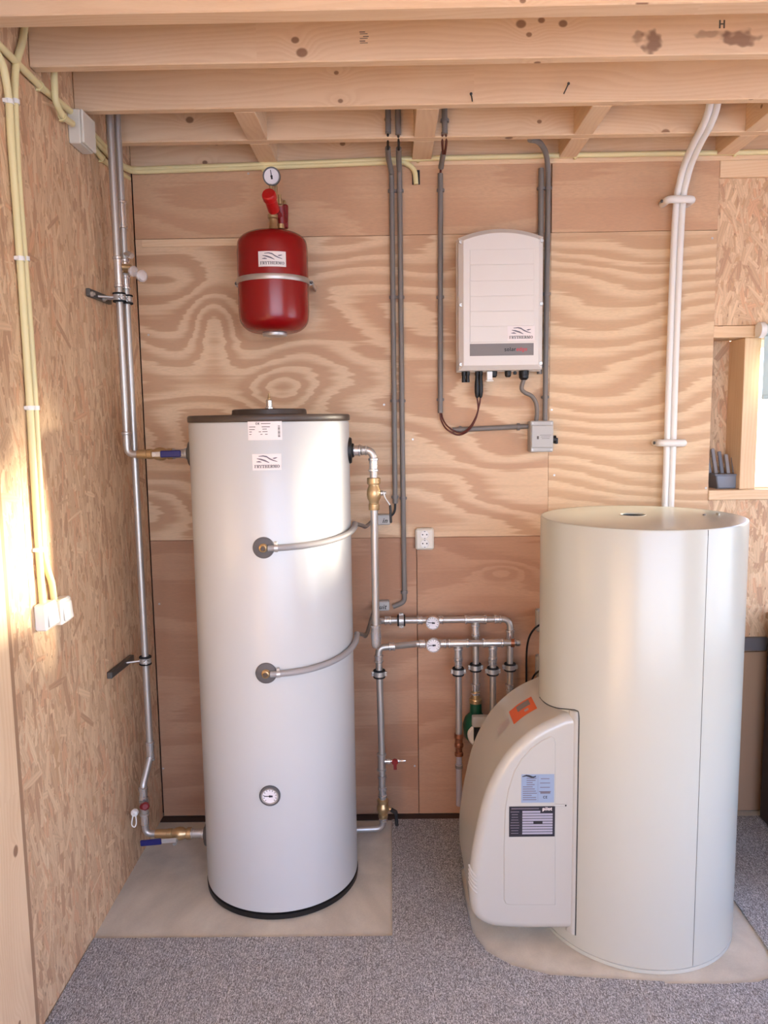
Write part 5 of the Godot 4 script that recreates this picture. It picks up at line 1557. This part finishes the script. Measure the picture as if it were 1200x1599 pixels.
	valve_body(s, Vector3(0.196, pl.y, A1.z), Vector3(1, 0, 0), 0.0145, 0.092)
	vb = part("ball_valve", s, M.brass, t2, "brass ball valve")
	s = Shape.new()
	s.lathe([Vector2(0.001, 0.0), Vector2(0.009, 0.0), Vector2(0.009, 0.018), Vector2(0.0065, 0.020), Vector2(0.0065, 0.026), Vector2(0.001, 0.026)], Vector3(0.186, pl.y - 0.012, A1.z + 0.016), Vector3(0, -0.35, 1), 12)
	s.bar(Vector3(0.192, pl.y - 0.006, A1.z + 0.036), Vector3(0.135, pl.y - 0.006, A1.z + 0.044), 0.017, 0.004)
	part("lever", s, M.zinc, vb)
	s = Shape.new()
	s.bar(Vector3(0.140, pl.y - 0.006, A1.z + 0.045), Vector3(0.062, pl.y - 0.010, A1.z + 0.050), 0.023, 0.009, Vector3(0, 0, 1), 0.003)
	part("lever_grip", s, M.blue, vb, "dark blue lever grip")
	sleeve("press_fitting", Vector3(0.264, pl.y, A1.z), Vector3(1, 0, 0), 0.014, 0.055, M.steel, t2)
	# filling valves with clear knobs between the two pipes
	var fv: Vector3 = Vector3(0.0903, 2.2403, 0.4)
	var t3 := thing("filling_valve", fv, "pair of small clear-knobbed valves joining the two pipes in the left corner", "valve")
	s = Shape.new()
	s.tube([Vector3(0.078, fv.y + 0.012, 0.43), Vector3(0.110, fv.y + 0.012, 0.40)], 0.011, 14)
	s.tube([Vector3(0.085, fv.y + 0.005, 0.39), Vector3(0.125, fv.y - 0.006, 0.41)], 0.008, 14)
	part("valve_body", s, M.brass, t3)
	for q in [[Vector3(0.1238, 2.2361, 0.42), 0.019], [Vector3(0.1553, 2.2186, 0.43), 0.021]]:
		s = Shape.new()
		var kr: float = q[1]
		s.lathe([Vector2(0.001, -0.008), Vector2(kr * 0.6, -0.008), Vector2(kr, -0.003), Vector2(kr, 0.006), Vector2(kr * 0.7, 0.010), Vector2(0.001, 0.011)], q[0], Vector3(0.75, -0.1, 0.65), 10, 0, TAU, 20)
		part("knob", s, M.clear_plastic, t3, "clear plastic knob")
	s = Shape.new()
	s.tube([Vector3(0.079, 2.305, z2), Vector3(0.100, 2.303, z2 + 0.02)], 0.008, 12)
	s.tube([Vector3(0.100, 2.303, z2 + 0.02), Vector3(0.116, 2.292, z2 + 0.03)], 0.010, 12)
	part("bleed_plug", s, M.steel_bright, t3)
	# wall rails and clamps
	var yr: float = Vector3(0.0641, 2.1461, 0.43).y
	var k1 := thing("mounting_rail", Vector3(0, yr, 0.46), "short perforated steel rail on the left wall beside the upper clamps", "bracket", "steel rails on the left wall")
	s = Shape.new()
	s.bar(Vector3(0.008, 2.1481, 0.545), Vector3(0.008, 2.1501, 0.3361), 0.026, 0.014, Vector3(1, 0, 0), 0.002)
	part("channel", s, M.zinc_dark, k1)
	for q in [Vector3(0.016, 2.1436, 0.5329), Vector3(0.016, 2.1437, 0.4217)]:
		s = Shape.new()
		s.lathe([Vector2(0.001, -0.002), Vector2(0.009, -0.002), Vector2(0.009, 0.005), Vector2(0.005, 0.006), Vector2(0.005, 0.012), Vector2(0.001, 0.012)], q, Vector3(1, 0, 0), 6, 0, TAU, 10)
		part("nut", s, M.zinc, k1)
	pipe_clamp_on(Vector3(0.0745, yr, 0.4304), Vector3.UP, r, Vector3(0.012, yr, 0.47), "rubber-lined clamp high on the nearer of the two left corner pipes")
	pipe_clamp_on(Vector3(0.0788, Vector3(0.0821, 2.1483, 0.37).y, z2), Vector3.UP, r, Vector3(0.012, yr, 0.42), "rubber-lined clamp high on the farther of the two left corner pipes")
	var y2: float = Vector3(0.0842, 0.8219, 0.37).y
	var k2 := thing("mounting_rail", Vector3(0, y2, 0.45), "short grey steel rail slanting on the left wall beside the lower clamp", "bracket", "steel rails on the left wall")
	s = Shape.new()
	s.bar(Vector3(0.01, 0.8249, 0.553), Vector3(0.01, 0.8155, 0.3154), 0.024, 0.018, Vector3(1, 0, 0), 0.002)
	part("channel", s, M.zinc_dark, k2)
	pipe_clamp_on(Vector3(0.0797, y2, z2), Vector3.UP, r, Vector3(0.012, y2, 0.40), "rubber-lined clamp low on the long pipe in the left corner")

func build_right_pipes() -> void:
	var r := 0.0135
	# from the upper right socket down towards the manifold
	var y := 1.603
	var x0 := A1.x + R1
	var px: float = Vector3(0.9533, 1.4722, 0.4304).x
	var t := thing("steel_pipe", Vector3(px, 1.0, A1.z), "steel pipe with a brass valve dropping from the tall tank's upper right socket", "pipe", "steel pipes right of the tall tank")
	var yb: float = Vector3(1.2172, 0.8867, 0.075).y
	tube_part("pipe", bent([Vector3(x0 + 0.02, y, A1.z), Vector3(px, y, A1.z), Vector3(px, yb, A1.z), Vector3(px, yb, 0.37)], 0.032, 10), r, M.steel, t)
	sleeve("press_fitting", Vector3(x0 + 0.026, y, A1.z), Vector3(1, 0, 0), 0.0165, 0.030, M.steel_bright, t)
	sleeve("press_fitting", Vector3(x0 + 0.052, y, A1.z), Vector3(1, 0, 0), r, 0.02, M.steel, t)
	sleeve("press_fitting", Vector3(px, y - 0.052, A1.z), Vector3.UP, r, 0.05, M.steel_bright, t)
	var yv: float = Vector3(0.9552, 1.4468, 0.43).y
	var s := Shape.new()
	valve_body(s, Vector3(px, yv, A1.z), Vector3.UP, 0.0155, 0.116)
	var vb := part("ball_valve", s, M.brass, t, "brass ball valve")
	s = Shape.new()
	s.lathe([Vector2(0.001, 0.0), Vector2(0.009, 0.0), Vector2(0.009, 0.012), Vector2(0.0065, 0.014), Vector2(0.0065, 0.024), Vector2(0.001, 0.024)], Vector3(px + 0.020, yv + 0.002, A1.z), Vector3(1, 0, 0), 12)
	s.bar(Vector3(px + 0.034, yv + 0.008, A1.z), Vector3(px + 0.040, yv - 0.014, A1.z), 0.004, 0.018)
	s.bar(Vector3(px + 0.040, yv - 0.013, A1.z), Vector3(px + 0.058, yv - 0.042, A1.z), 0.004, 0.018)
	part("lever", s, M.zinc, vb)
	s = Shape.new()
	s.bar(Vector3(px + 0.058, yv - 0.040, A1.z), Vector3(px + 0.060, yv - 0.106, A1.z), 0.009, 0.022, Vector3(0, 0, 1), 0.003)
	part("lever_grip", s, M.black, vb, "black lever grip")
	s = Shape.new()
	s.lathe([Vector2(r, -0.028), Vector2(r + 0.004, -0.028), Vector2(r + 0.0055, -0.02), Vector2(r + 0.004, 0.02), Vector2(r + 0.0055, 0.024), Vector2(r + 0.0055, 0.032), Vector2(r, 0.034)], Vector3(px, yb + 0.045, A1.z), Vector3.UP, 24)
	s.tube(bent([Vector3(px, yb + 0.03, A1.z), Vector3(px, yb, A1.z), Vector3(px, yb, A1.z - 0.06)], 0.026, 8), r + 0.004, 20)
	part("press_elbow", s, M.steel_bright, t)
	# return pipe from the lower manifold to the lower right socket
	var zr := 0.20
	var lx: float = Vector3(0.9578, 0.5748, 0.2).x
	var yl: float = Vector3(0.9613, 0.8103, 0.2).y
	var yp: float = Vector3(0.8902, 0.0471, 0.215).y
	var end := on_left_tank(139.0, yp, 0.010)
	var t2 := thing("steel_pipe", Vector3(lx, yp, zr), "steel return pipe with a red drain tap and a brass valve near the floor", "pipe", "steel pipes right of the tall tank")
	var dirp := Vector3(sin(deg_to_rad(139.0)), 0, cos(deg_to_rad(139.0)))
	var corner := Vector3(lx + 0.008, yp, zr)
	tube_part("pipe", bent([Vector3(lx, yl - 0.045, zr), Vector3(lx + 0.006, 0.42, zr), corner, end], 0.035, 8), r, M.steel, t2)
	var yt: float = Vector3(0.9647, 0.3322, 0.2).y
	sleeve("press_tee", Vector3(lx + 0.005, yt, zr), Vector3.UP, r, 0.075, M.steel, t2)
	sleeve("press_fitting", Vector3(lx + 0.006, yt - 0.085, zr), Vector3.UP, r, 0.06, M.steel_bright, t2)
	sleeve("press_fitting", Vector3(lx + 0.007, Vector3(0.9602, 0.2038, 0.2).y, zr), Vector3.UP, r, 0.04, M.steel_bright, t2)
	s = Shape.new()
	valve_body(s, Vector3(lx + 0.008, Vector3(0.9619, 0.135, 0.2).y, zr), Vector3.UP, 0.0150, 0.080)
	vb = part("ball_valve", s, M.brass, t2, "brass ball valve")
	var ym: float = Vector3(0.9619, 0.135, 0.2).y
	s = Shape.new()
	s.tube([Vector3(lx + 0.02, ym, zr), Vector3(lx + 0.046, ym - 0.004, zr + 0.004)], 0.007, 10)
	part("lever", s, M.brass, vb)
	s = Shape.new()
	s.bar(Vector3(lx + 0.040, ym, zr + 0.012), Vector3(lx + 0.062, ym - 0.012, zr + 0.016), 0.016, 0.010)
	s.bar(Vector3(lx + 0.060, ym - 0.006, zr + 0.016), Vector3(lx + 0.064, ym - 0.066, zr + 0.020), 0.014, 0.010, Vector3(0, 0, 1), 0.003)
	part("lever_grip", s, M.black, vb, "black lever grip")
	sleeve("press_fitting", end + (corner - end).normalized() * 0.018, dirp, 0.0165, 0.030, M.steel_bright, t2)
	sleeve("press_fitting", end + (corner - end).normalized() * 0.052, dirp, r, 0.03, M.steel_bright, t2)
	sleeve("press_fitting", corner + Vector3(0, 0.045, 0), Vector3.UP, r, 0.025, M.steel_bright, t2)
	# drain tap
	s = Shape.new()
	var dt := Vector3(lx + 0.005, Vector3(0.9647, 0.3349, 0.2).y, zr)
	s.lathe([Vector2(0.001, 0.010), Vector2(0.009, 0.010), Vector2(0.009, 0.022), Vector2(0.0115, 0.024), Vector2(0.0115, 0.036), Vector2(0.007, 0.038), Vector2(0.007, 0.062), Vector2(0.009, 0.064), Vector2(0.009, 0.072), Vector2(0.0055, 0.074), Vector2(0.0055, 0.082), Vector2(0.0065, 0.084), Vector2(0.0045, 0.098), Vector2(0.001, 0.098)], dt, Vector3(1, 0.04, 0.02), 14)
	var tap := part("drain_tap", s, M.steel_bright, t2)
	s = Shape.new()
	s.lathe([Vector2(0.001, 0.006), Vector2(0.013, 0.006), Vector2(0.013, 0.014), Vector2(0.001, 0.014)], dt + Vector3(0.054, 0.002, 0), Vector3(0, 0, 1), 12)
	s.bar(dt + Vector3(0.054, 0.006, 0.012), dt + Vector3(0.055, -0.030, 0.014), 0.013, 0.006, Vector3(0, 0, 1), 0.002)
	part("tap_handle", s, mat(Color(0.50, 0.07, 0.05), 0.4), tap, "dark red tap handle")
	pipe_clamp_on(Vector3(lx + 0.001, Vector3(0.9571, 0.7024, 0.2).y, zr), Vector3.UP, r, Vector3(lx + 0.001, Vector3(0.9571, 0.7024, 0.2).y, 0.002), "rubber-lined clamp on the return pipe right of the tall tank")

func build_manifolds() -> void:
	var r := 0.0145
	var X := Vector3(1, 0, 0)
	var zu := 0.075
	var zl := 0.125
	var yu: float = Vector3(1.2172, 0.8867, 0.075).y
	var yl: float = Vector3(1.2134, 0.8009, 0.125).y
	var xu0: float = Vector3(0.9714, 0.8896, 0.075).x
	var px: float = Vector3(0.9533, 1.4722, 0.4304).x
	var lx: float = Vector3(0.9578, 0.5748, 0.2).x
	# upper manifold: from behind the valve pipe to the right and down
	var x4: float = Vector3(1.5003, 0.7692, 0.075).x
	var x2: float = Vector3(1.3572, 0.7709, 0.075).x
	var t := thing("pipe_manifold", Vector3(xu0, yu, zu), "upper level steel manifold pipe with a thermometer, turning down at its right end", "pipe", "level steel manifold pipes")
	tube_part("pipe", bent([Vector3(px, yu, 0.36), Vector3(px, yu, zu), Vector3(x4, yu, zu), Vector3(x4, Vector3(1.5016, 0.5214, 0.075).y, zu)], 0.038, 9), r - 0.001, M.steel, t)
	for q in [[606.0, 0.030], [657.0, 0.022], [690.5, 0.020]]:
		sleeve("press_fitting", Vector3(Vector3(0.9952, 0.8893, 0.075).x + (q[0] - 606.0) / 387.0, yu, zu), X, r, q[1], M.steel_bright, t)
	var tx := Vector3(x2, yu, zu)
	sleeve("press_tee", tx, X, r, 0.092, M.steel_bright, t)
	sleeve("press_fitting", Vector3(x4 - 0.052, yu, zu), X, r, 0.03, M.steel_bright, t)
	sleeve("press_fitting", Vector3(x4, yu - 0.066, zu), Vector3.UP, r, 0.045, M.steel_bright, t)
	sleeve("press_fitting", Vector3(x4, Vector3(1.5013, 0.5962, 0.075).y, zu), Vector3.UP, r, 0.03, M.steel_bright, t)
	var d2 := tube_part("downpipe", [tx, Vector3(x2 + 0.001, Vector3(1.3572, 0.6061, 0.075).y, zu)], r - 0.001, M.steel, t)
	sleeve("press_fitting", Vector3(x2, yu - 0.045, zu), Vector3.UP, r, 0.05, M.steel_bright, d2)
	sleeve("press_fitting", Vector3(x2 + 0.001, Vector3(1.3572, 0.5895, 0.075).y, zu), Vector3.UP, r, 0.05, M.steel_bright, d2)
	var dx: float = Vector3(1.1783, 0.883, 0.11).x
	dial("thermometer", Vector3(dx, Vector3(1.1783, 0.883, 0.11).y, 0.112), Vector3(-0.12, -0.05, 1), 0.0285, M.steel_bright, t, 176.0)
	# lower manifold
	var x1: float = Vector3(1.281, 0.7059, 0.125).x
	var x3: float = Vector3(1.4223, 0.7043, 0.125).x
	var xe: float = Vector3(1.5107, 0.7975, 0.125).x
	var t2 := thing("pipe_manifold", Vector3(lx, yl, zl), "lower level steel manifold pipe with a thermometer and a plugged right end", "pipe", "level steel manifold pipes")
	var yel: float = Vector3(0.9613, 0.8103, 0.2).y
	tube_part("pipe", bent([Vector3(lx, yel - 0.05, 0.20), Vector3(lx, yel, 0.20), Vector3(lx + 0.05, yel, 0.19), Vector3(lx + 0.15, yl, zl), Vector3(xe, yl, zl)], 0.03, 9), r - 0.001, M.steel, t2)
	sleeve("press_fitting", Vector3(lx + 0.052, yel, 0.188), Vector3(1, 0, -0.1), r, 0.025, M.steel_bright, t2)
	sleeve("press_fitting", Vector3(lx, yel - 0.045, 0.20), Vector3.UP, r, 0.03, M.steel_bright, t2)
	for q in [[660.0, 0.024], [692.0, 0.030]]:
		sleeve("press_fitting", Vector3(Vector3(1.1351, 0.8019, 0.125).x + (q[0] - 660.0) / 393.0, yl, zl), X, r, q[1], M.steel_bright, t2)
	for k in 2:
		var xx: float = [x1, x3][k]
		sleeve("press_tee", Vector3(xx, yl, zl), X, r, 0.085, M.steel_bright, t2)
		var yend: float = [Vector3(1.2829, 0.4053, 0.125).y, Vector3(1.4231, 0.4038, 0.125).y][k]
		var dp := tube_part("downpipe", [Vector3(xx, yl, zl), Vector3(xx + 0.002, yend, zl)], r - 0.001, M.steel, t2)
		sleeve("press_fitting", Vector3(xx, yl - 0.044, zl), Vector3.UP, r, 0.05, M.steel_bright, dp)
		sleeve("press_fitting", Vector3(xx, yl - 0.082, zl), Vector3.UP, r - 0.001, 0.024, M.steel_bright, dp)
	var s := Shape.new()
	s.lathe([Vector2(0.001, -0.010), Vector2(r + 0.003, -0.010), Vector2(r + 0.004, 0.004), Vector2(0.010, 0.006), Vector2(0.001, 0.006)], Vector3(xe - 0.006, yl, zl), X, 20)
	part("end_gasket", s, M.copper, t2)
	s = Shape.new()
	s.lathe([Vector2(0.008, 0.0), Vector2(0.010, 0.0), Vector2(0.014, 0.006), Vector2(0.014, 0.018), Vector2(0.009, 0.024), Vector2(0.001, 0.025)], Vector3(xe, yl, zl), X, 6, 0, TAU, 10)
	part("end_plug", s, M.steel_bright, t2)
	dial("thermometer", Vector3(Vector3(1.1776, 0.8037, 0.16).x, Vector3(1.1776, 0.8037, 0.16).y, 0.162), Vector3(-0.12, -0.05, 1), 0.0300, M.steel_bright, t2, 184.0)
	# copper and clear fitting below the first downpipe
	var yc: float = Vector3(1.2829, 0.4053, 0.125).y
	var t3 := thing("flow_fitting", Vector3(x1, yc - 0.2, zl), "copper fitting over a pale flow tube below the leftmost downpipe", "fitting")
	s = Shape.new()
	s.lathe([Vector2(0.010, 0.012), Vector2(0.019, 0.012), Vector2(0.020, -0.004), Vector2(0.016, -0.008), Vector2(0.016, -0.026), Vector2(0.019, -0.032), Vector2(0.019, -0.042), Vector2(0.014, -0.050), Vector2(0.014, -0.066), Vector2(0.018, -0.070), Vector2(0.018, -0.082), Vector2(0.010, -0.084)], Vector3(x1 + 0.002, yc, zl), Vector3(0, 1, 0), 10, 0, TAU, 20)
	part("copper_union", s, M.copper, t3)
	s = Shape.new()
	s.lathe([Vector2(0.001, -0.084), Vector2(0.012, -0.084), Vector2(0.012, -0.118), Vector2(0.015, -0.120), Vector2(0.015, -0.140), Vector2(0.0125, -0.142), Vector2(0.0125, -0.30), Vector2(0.001, -0.30)], Vector3(x1 + 0.002, yc, zl), Vector3(0, 1, 0), 20)
	part("flow_tube", s, mat(Color(0.66, 0.62, 0.62), 0.3), t3)
	s = Shape.new()
	s.lathe([Vector2(0.0123, -0.123), Vector2(0.0155, -0.123), Vector2(0.0155, -0.136), Vector2(0.0123, -0.136)], Vector3(x1 + 0.002, yc, zl), Vector3(0, 1, 0), 20)
	part("ring_nut", s, M.conduit, t3)
	# green pump under the second downpipe
	var yp: float = Vector3(1.3572, 0.5674, 0.075).y
	var t4 := thing("circulation_pump", Vector3(x2, yp - 0.2, zu), "green circulation pump with a grey head half hidden behind the hood", "pump")
	s = Shape.new()
	s.lathe([Vector2(0.010, 0.020), Vector2(0.017, 0.016), Vector2(0.019, -0.004), Vector2(0.019, -0.018), Vector2(0.010, -0.020)], Vector3(x2 + 0.001, yp, zu), Vector3.UP, 12, 0, TAU, 20)
	s.lathe([Vector2(0.010, -0.016), Vector2(0.027, -0.018), Vector2(0.028, -0.022), Vector2(0.028, -0.036), Vector2(0.012, -0.038)], Vector3(x2 + 0.001, yp, zu), Vector3.UP, 8, 0, TAU, 10)
	part("union_nut", s, M.brass, t4)
	s = Shape.new()
	s.lathe([Vector2(0.012, -0.038), Vector2(0.024, -0.038), Vector2(0.025, -0.080), Vector2(0.045, -0.10), Vector2(0.055, -0.13), Vector2(0.05, -0.18), Vector2(0.025, -0.21), Vector2(0.012, -0.21)], Vector3(x2 + 0.001, yp, zu), Vector3.UP, 24)
	part("body", s, M.green, t4)
	s = Shape.new()
	s.box(Vector3(x2 + 0.024, yp - 0.088, zu + 0.070), Vector3(0.092, 0.046, 0.03), 0.004)
	var head := part("head", s, M.box_grey, t4)
	s = Shape.new()
	s.box(Vector3(x2 + 0.026, yp - 0.145, zu + 0.068), Vector3(0.082, 0.060, 0.026), 0.003)
	part("terminal_box", s, M.black, t4)
	s = Shape.new()
	s.lathe([Vector2(0.001, -0.04), Vector2(0.048, -0.04), Vector2(0.050, -0.036), Vector2(0.050, 0.008), Vector2(0.044, 0.016), Vector2(0.001, 0.018)], Vector3(x2 + 0.012, yp - 0.158, zu + 0.045), Vector3(0, 0, 1), 28)
	part("motor", s, M.white_plastic, t4)
	# clamps
	var yk: float = Vector3(1.3518, 0.6833, 0.1).y
	pipe_clamp_on(Vector3(x1, yk, zl), Vector3.UP, r - 0.001, Vector3(x1, yk, 0.002), "rubber-lined clamp on the leftmost of the four short downpipes")
	pipe_clamp_on(Vector3(x2, yk, zu), Vector3.UP, r - 0.001, Vector3(x2, yk, 0.002), "rubber-lined clamp on the second downpipe from the left, above the green pump")
	pipe_clamp_on(Vector3(x3, yk, zl), Vector3.UP, r - 0.001, Vector3(x3, yk, 0.002), "rubber-lined clamp on the third downpipe from the left")
	pipe_clamp_on(Vector3(x4, yk, zu), Vector3.UP, r - 0.001, Vector3(x4, yk, 0.002), "rubber-lined clamp on the rightmost of the four short downpipes")
	pipe_clamp_on(Vector3(Vector3(1.0507, 0.8887, 0.075).x, yu, zu), X, r - 0.001, Vector3(Vector3(1.0507, 0.8887, 0.075).x, yu, 0.002), "rubber-lined upright clamp round the level upper manifold pipe")

# =====================================================================
# Hoses, sockets, switches, the niche and the cabinet
# =====================================================================
func build_small_things() -> void:
	var s: Shape
	# armoured hoses from the cover discs round the tank to the wall boxes
	var boxes := [[Vector3(0.982, 1.3012, 0.02), 0.058, 0.042, "in", "upper small grey wall box beside the valve pipe, marked by hand"], [Vector3(0.9675, 0.9385, 0.02), 0.070, 0.040, "uit", "lower small grey wall box beside the valve pipe, marked by hand"]]
	for k in 2:
		var y: float = [1.302, 0.881][k]
		var a0: float = [2.2, 1.2][k]
		var t := thing("sensor_hose", on_left_tank(a0, y), ["upper grey hose wrapped round the tall tank from its cover disc to the wall", "lower grey hose wrapped round the tall tank from its cover disc to the wall"][k], "hose", "grey hoses round the tall tank")
		var pts := [on_left_tank(a0 + 3.0, y, 0.014)]
		for q in 12:
			var f := q / 11.0
			pts.append(on_left_tank(a0 + 6.0 + 86.0 * f, y + (0.034 if k == 0 else 0.046) * f * f, 0.0145))
		var e: Vector3 = [Vector3(0.9177, 1.3056, 0.26), Vector3(0.9132, 0.8827, 0.26)][k]
		var w: Vector3 = [Vector3(0.9429, 1.3055, 0.05), Vector3(0.9398, 0.9325, 0.05)][k]
		tube_part("sleeve", curve(pts, 4), 0.0105, M.hose, t, 14)
		tube_part("inner_tube", curve([pts[-2], pts[-1], pts[-1].lerp(e, 0.5) + Vector3(0.006, 0, 0.01), e, w], 6), 0.0075, M.conduit, t, 12)
		s = Shape.new()
		var c := on_left_tank(a0 + 8.0, y, 0.0145)
		s.lathe([Vector2(0.0105, -0.006), Vector2(0.0135, -0.006), Vector2(0.0135, 0.006), Vector2(0.0105, 0.006)], c, Vector3(1, 0, -0.15), 18)
		s.box(c + Vector3(0, 0.016, 0.002), Vector3(0.010, 0.010, 0.010), 0.001)
		part("hose_clip", s, M.zinc, t)
		# the box
		var b: Array = boxes[k]
		var t2 := thing("wall_box", Vector3(b[0].x, b[0].y, 0), b[4], "box", "small wall boxes marked by hand")
		s = Shape.new()
		s.box(Vector3(b[0].x, b[0].y, 0.020), Vector3(b[1], b[2], 0.040), 0.004)
		part("housing", s, M.box_grey, t2)
		lettering("lettering", b[3], 0.017, M.ink, t2, func(q: Vector3) -> Vector3: return Vector3(b[0].x + 0.008 + q.x + q.y * 0.25, b[0].y - 0.004 + q.y, 0.0402 + q.z))
		s = Shape.new()
		for n in 3:
			s.tube(curve([w + Vector3(0.002, 0.0, 0.0), w + Vector3(-0.004 - 0.003 * n, -0.012, 0.006 * n), w + Vector3(-0.012 + 0.003 * n, -0.030 - 0.006 * n, 0.004)], 4), 0.0018, 6)
		part("wire", s, M.cable, t2)
	# double wall socket
	var so: Vector3 = Vector3(1.1518, 1.2182, 0)
	var t := thing("double_socket", so, "white double wall socket on the plywood between conduit and wide tank", "socket")
	s = Shape.new()
	s.box(so + Vector3(0, 0, 0.019), Vector3(0.076, 0.090, 0.038), 0.007)
	part("housing", s, M.ivory, t)
	for sy in [-1.0, 1.0]:
		var c := so + Vector3(0.0, 0.0185 * sy, 0.038)
		s = Shape.new()
		s.lathe([Vector2(0.0185, 0.0), Vector2(0.0180, 0.003), Vector2(0.0165, 0.003), Vector2(0.0155, -0.0), Vector2(0.0150, 0.0005), Vector2(0.0001, 0.0005)], c, Vector3(0, 0, 1), 28)
		var rec := part("socket_insert", s, M.white_plastic, t)
		for sx in [-1.0, 1.0]:
			s = Shape.new()
			s.lathe([Vector2(0.0029, 0.0), Vector2(0.0029, 0.0007), Vector2(0.0001, 0.0008)], c + Vector3(0.0085 * sx, 0.001, 0.0005), Vector3(0, 0, 1), 12)
			part("pin_hole", s, M.black, rec)
		s = Shape.new()
		s.box(c + Vector3(0, 0.0145, 0.001), Vector3(0.007, 0.003, 0.002), 0.0004)
		s.box(c + Vector3(0, -0.0145, 0.001), Vector3(0.005, 0.003, 0.002), 0.0004)
		part("earth_contact", s, M.zinc_dark, rec)
	# two splash-proof sockets half hidden by the wide tank, each with its black cable
	for k in 2:
		var c: Vector3 = [Vector3(1.6545, 0.8673, 0), Vector3(1.6566, 0.6693, 0)][k]
		t = thing("splash_proof_socket", c, ["upper grey splash-proof socket half hidden behind the wide tank", "lower grey splash-proof socket half hidden behind the wide tank"][k], "socket", "splash-proof sockets behind the wide tank")
		s = Shape.new()
		s.box(c + Vector3(0, 0, 0.020), Vector3(0.078, 0.094, 0.040), 0.006)
		part("housing", s, M.box_grey, t)
		s = Shape.new()
		s.box(c + Vector3(0, 0.020, 0.046), Vector3(0.056, 0.046, 0.014), 0.004)
		part("flap", s, M.tub, t, "bluish hinged flap")
		var pts: Array = [[Vector3(1.6407, 0.864, 0.07), Vector3(1.6193, 0.8629, 0.085), Vector3(1.5958, 0.8443, 0.085), Vector3(1.5804, 0.8077, 0.07), Vector3(1.575, 0.7553, 0.05), Vector3(1.5764, 0.6855, 0.03), Vector3(1.5791, 0.5702, 0.02), Vector3(1.5817, 0.4146, 0.02)], [Vector3(1.6481, 0.67, 0.07), Vector3(1.6239, 0.6698, 0.085), Vector3(1.6054, 0.6563, 0.085), Vector3(1.5952, 0.6293, 0.07), Vector3(1.5912, 0.5808, 0.05), Vector3(1.5932, 0.4469, 0.03)]][k]
		var pc := c + Vector3(0, -0.026, 0.0405)
		var cd := thing("black_cable", pc, ["black power cord arching down from its plug in the upper splash-proof socket", "black power cord curving down from its plug in the lower splash-proof socket"][k], "cable", "black power cords behind the wide tank")
		s = Shape.new()
		s.lathe([Vector2(0.001, 0.0), Vector2(0.020, 0.0), Vector2(0.018, 0.02), Vector2(0.012, 0.03), Vector2(0.001, 0.03)], pc, Vector3(0, 0, 1), 18)
		part("plug", s, M.ivory, cd)
		tube_part("cord", curve(pts, 6), 0.0042, M.cable, cd, 10)
	# light switches on the left wall
	var sw := [[Vector3(0, 1.165, 1.0291), 0.075, "near light switch of the group on the sunlit left wall"], [Vector3(0, 1.1549, 0.928), 0.070, "far light switch of the group on the sunlit left wall"]]
	for k in 2:
		var q: Array = sw[k]
		var c: Vector3 = q[0]
		t = thing("light_switch", c, q[2], "switch", "light switches on the left wall")
		s = Shape.new()
		s.box(c + Vector3(0.018, 0, 0), Vector3(0.036, 0.076, q[1]), 0.005)
		part("housing", s, M.white_plastic, t)
		s = Shape.new()
		s.box(c + Vector3(0.039, 0, 0), Vector3(0.010, 0.058, q[1] - 0.018), 0.004, Basis(Vector3(0, 0, 1), 0.10))
		part("rocker", s, M.white_plastic, t)
	# niche: plastic tub with sticks
	t = thing("plastic_tub", Vector3(2.43, 1.402, -0.10), "bluish plastic tub of tools standing in the window niche", "tub")
	s = Shape.new()
	s.extrude(PackedVector2Array([Vector2(-0.038, 0), Vector2(0.038, 0), Vector2(0.048, 0.058), Vector2(-0.048, 0.058)]), 0.09, Transform3D(Basis.IDENTITY, Vector3(2.428, 1.4025, -0.145)), 0.004)
	part("body", s, M.tub, t)
	s = Shape.new()
	s.box(Vector3(2.428, 1.461, -0.10), Vector3(0.108, 0.006, 0.10), 0.002)
	part("rim", s, M.tub, t)
	for k in 5:
		s = Shape.new()
		var x := 2.385 + 0.021 * k
		s.bar(Vector3(x, 1.464, -0.13 + 0.012 * k), Vector3(x - 0.014 + 0.004 * k, 1.58 - 0.012 * k, -0.15 + 0.01 * k), 0.014, 0.010, Vector3(0, 0, 1), 0.002)
		lone("tool_handle", s, M.tub if k % 2 == 0 else M.stick, ["leftmost tool handle in the tub in the niche", "second tool handle from the left in the niche tub", "middle tool handle in the tub in the niche", "second tool handle from the right in the niche tub", "rightmost tool handle in the tub in the niche"][k], "tool", "tool handles in the niche tub")
	# dark cabinet against the right part of the back wall
	t = thing("cabinet", Vector3(2.86, 0.007, 0.36), "dark brown low cabinet at the right edge, its side just in view", "cabinet")
	s = Shape.new()
	s.box(Vector3(2.86, 0.447, 0.37), Vector3(0.60, 0.86, 0.58), 0.003)
	part("body", s, M.board_dark, t)
	s = Shape.new()
	s.box(Vector3(2.86, 0.890, 0.375), Vector3(0.62, 0.025, 0.61), 0.003)
	part("top", s, M.kraft, t)
	for sg in [-1.0, 1.0]:
		s = Shape.new()
		s.box(Vector3(2.86 + sg * 0.149, 0.45, 0.669), Vector3(0.292, 0.82, 0.017), 0.002)
		var d := part("door", s, M.board_dark, t)
		s = Shape.new()
		s.lathe([Vector2(0.001, 0.0), Vector2(0.006, 0.0), Vector2(0.006, 0.012), Vector2(0.012, 0.018), Vector2(0.009, 0.026), Vector2(0.001, 0.027)], Vector3(2.86 + sg * 0.03, 0.55, 0.678), Vector3(0, 0, 1), 14)
		part("knob", s, M.zinc, d)
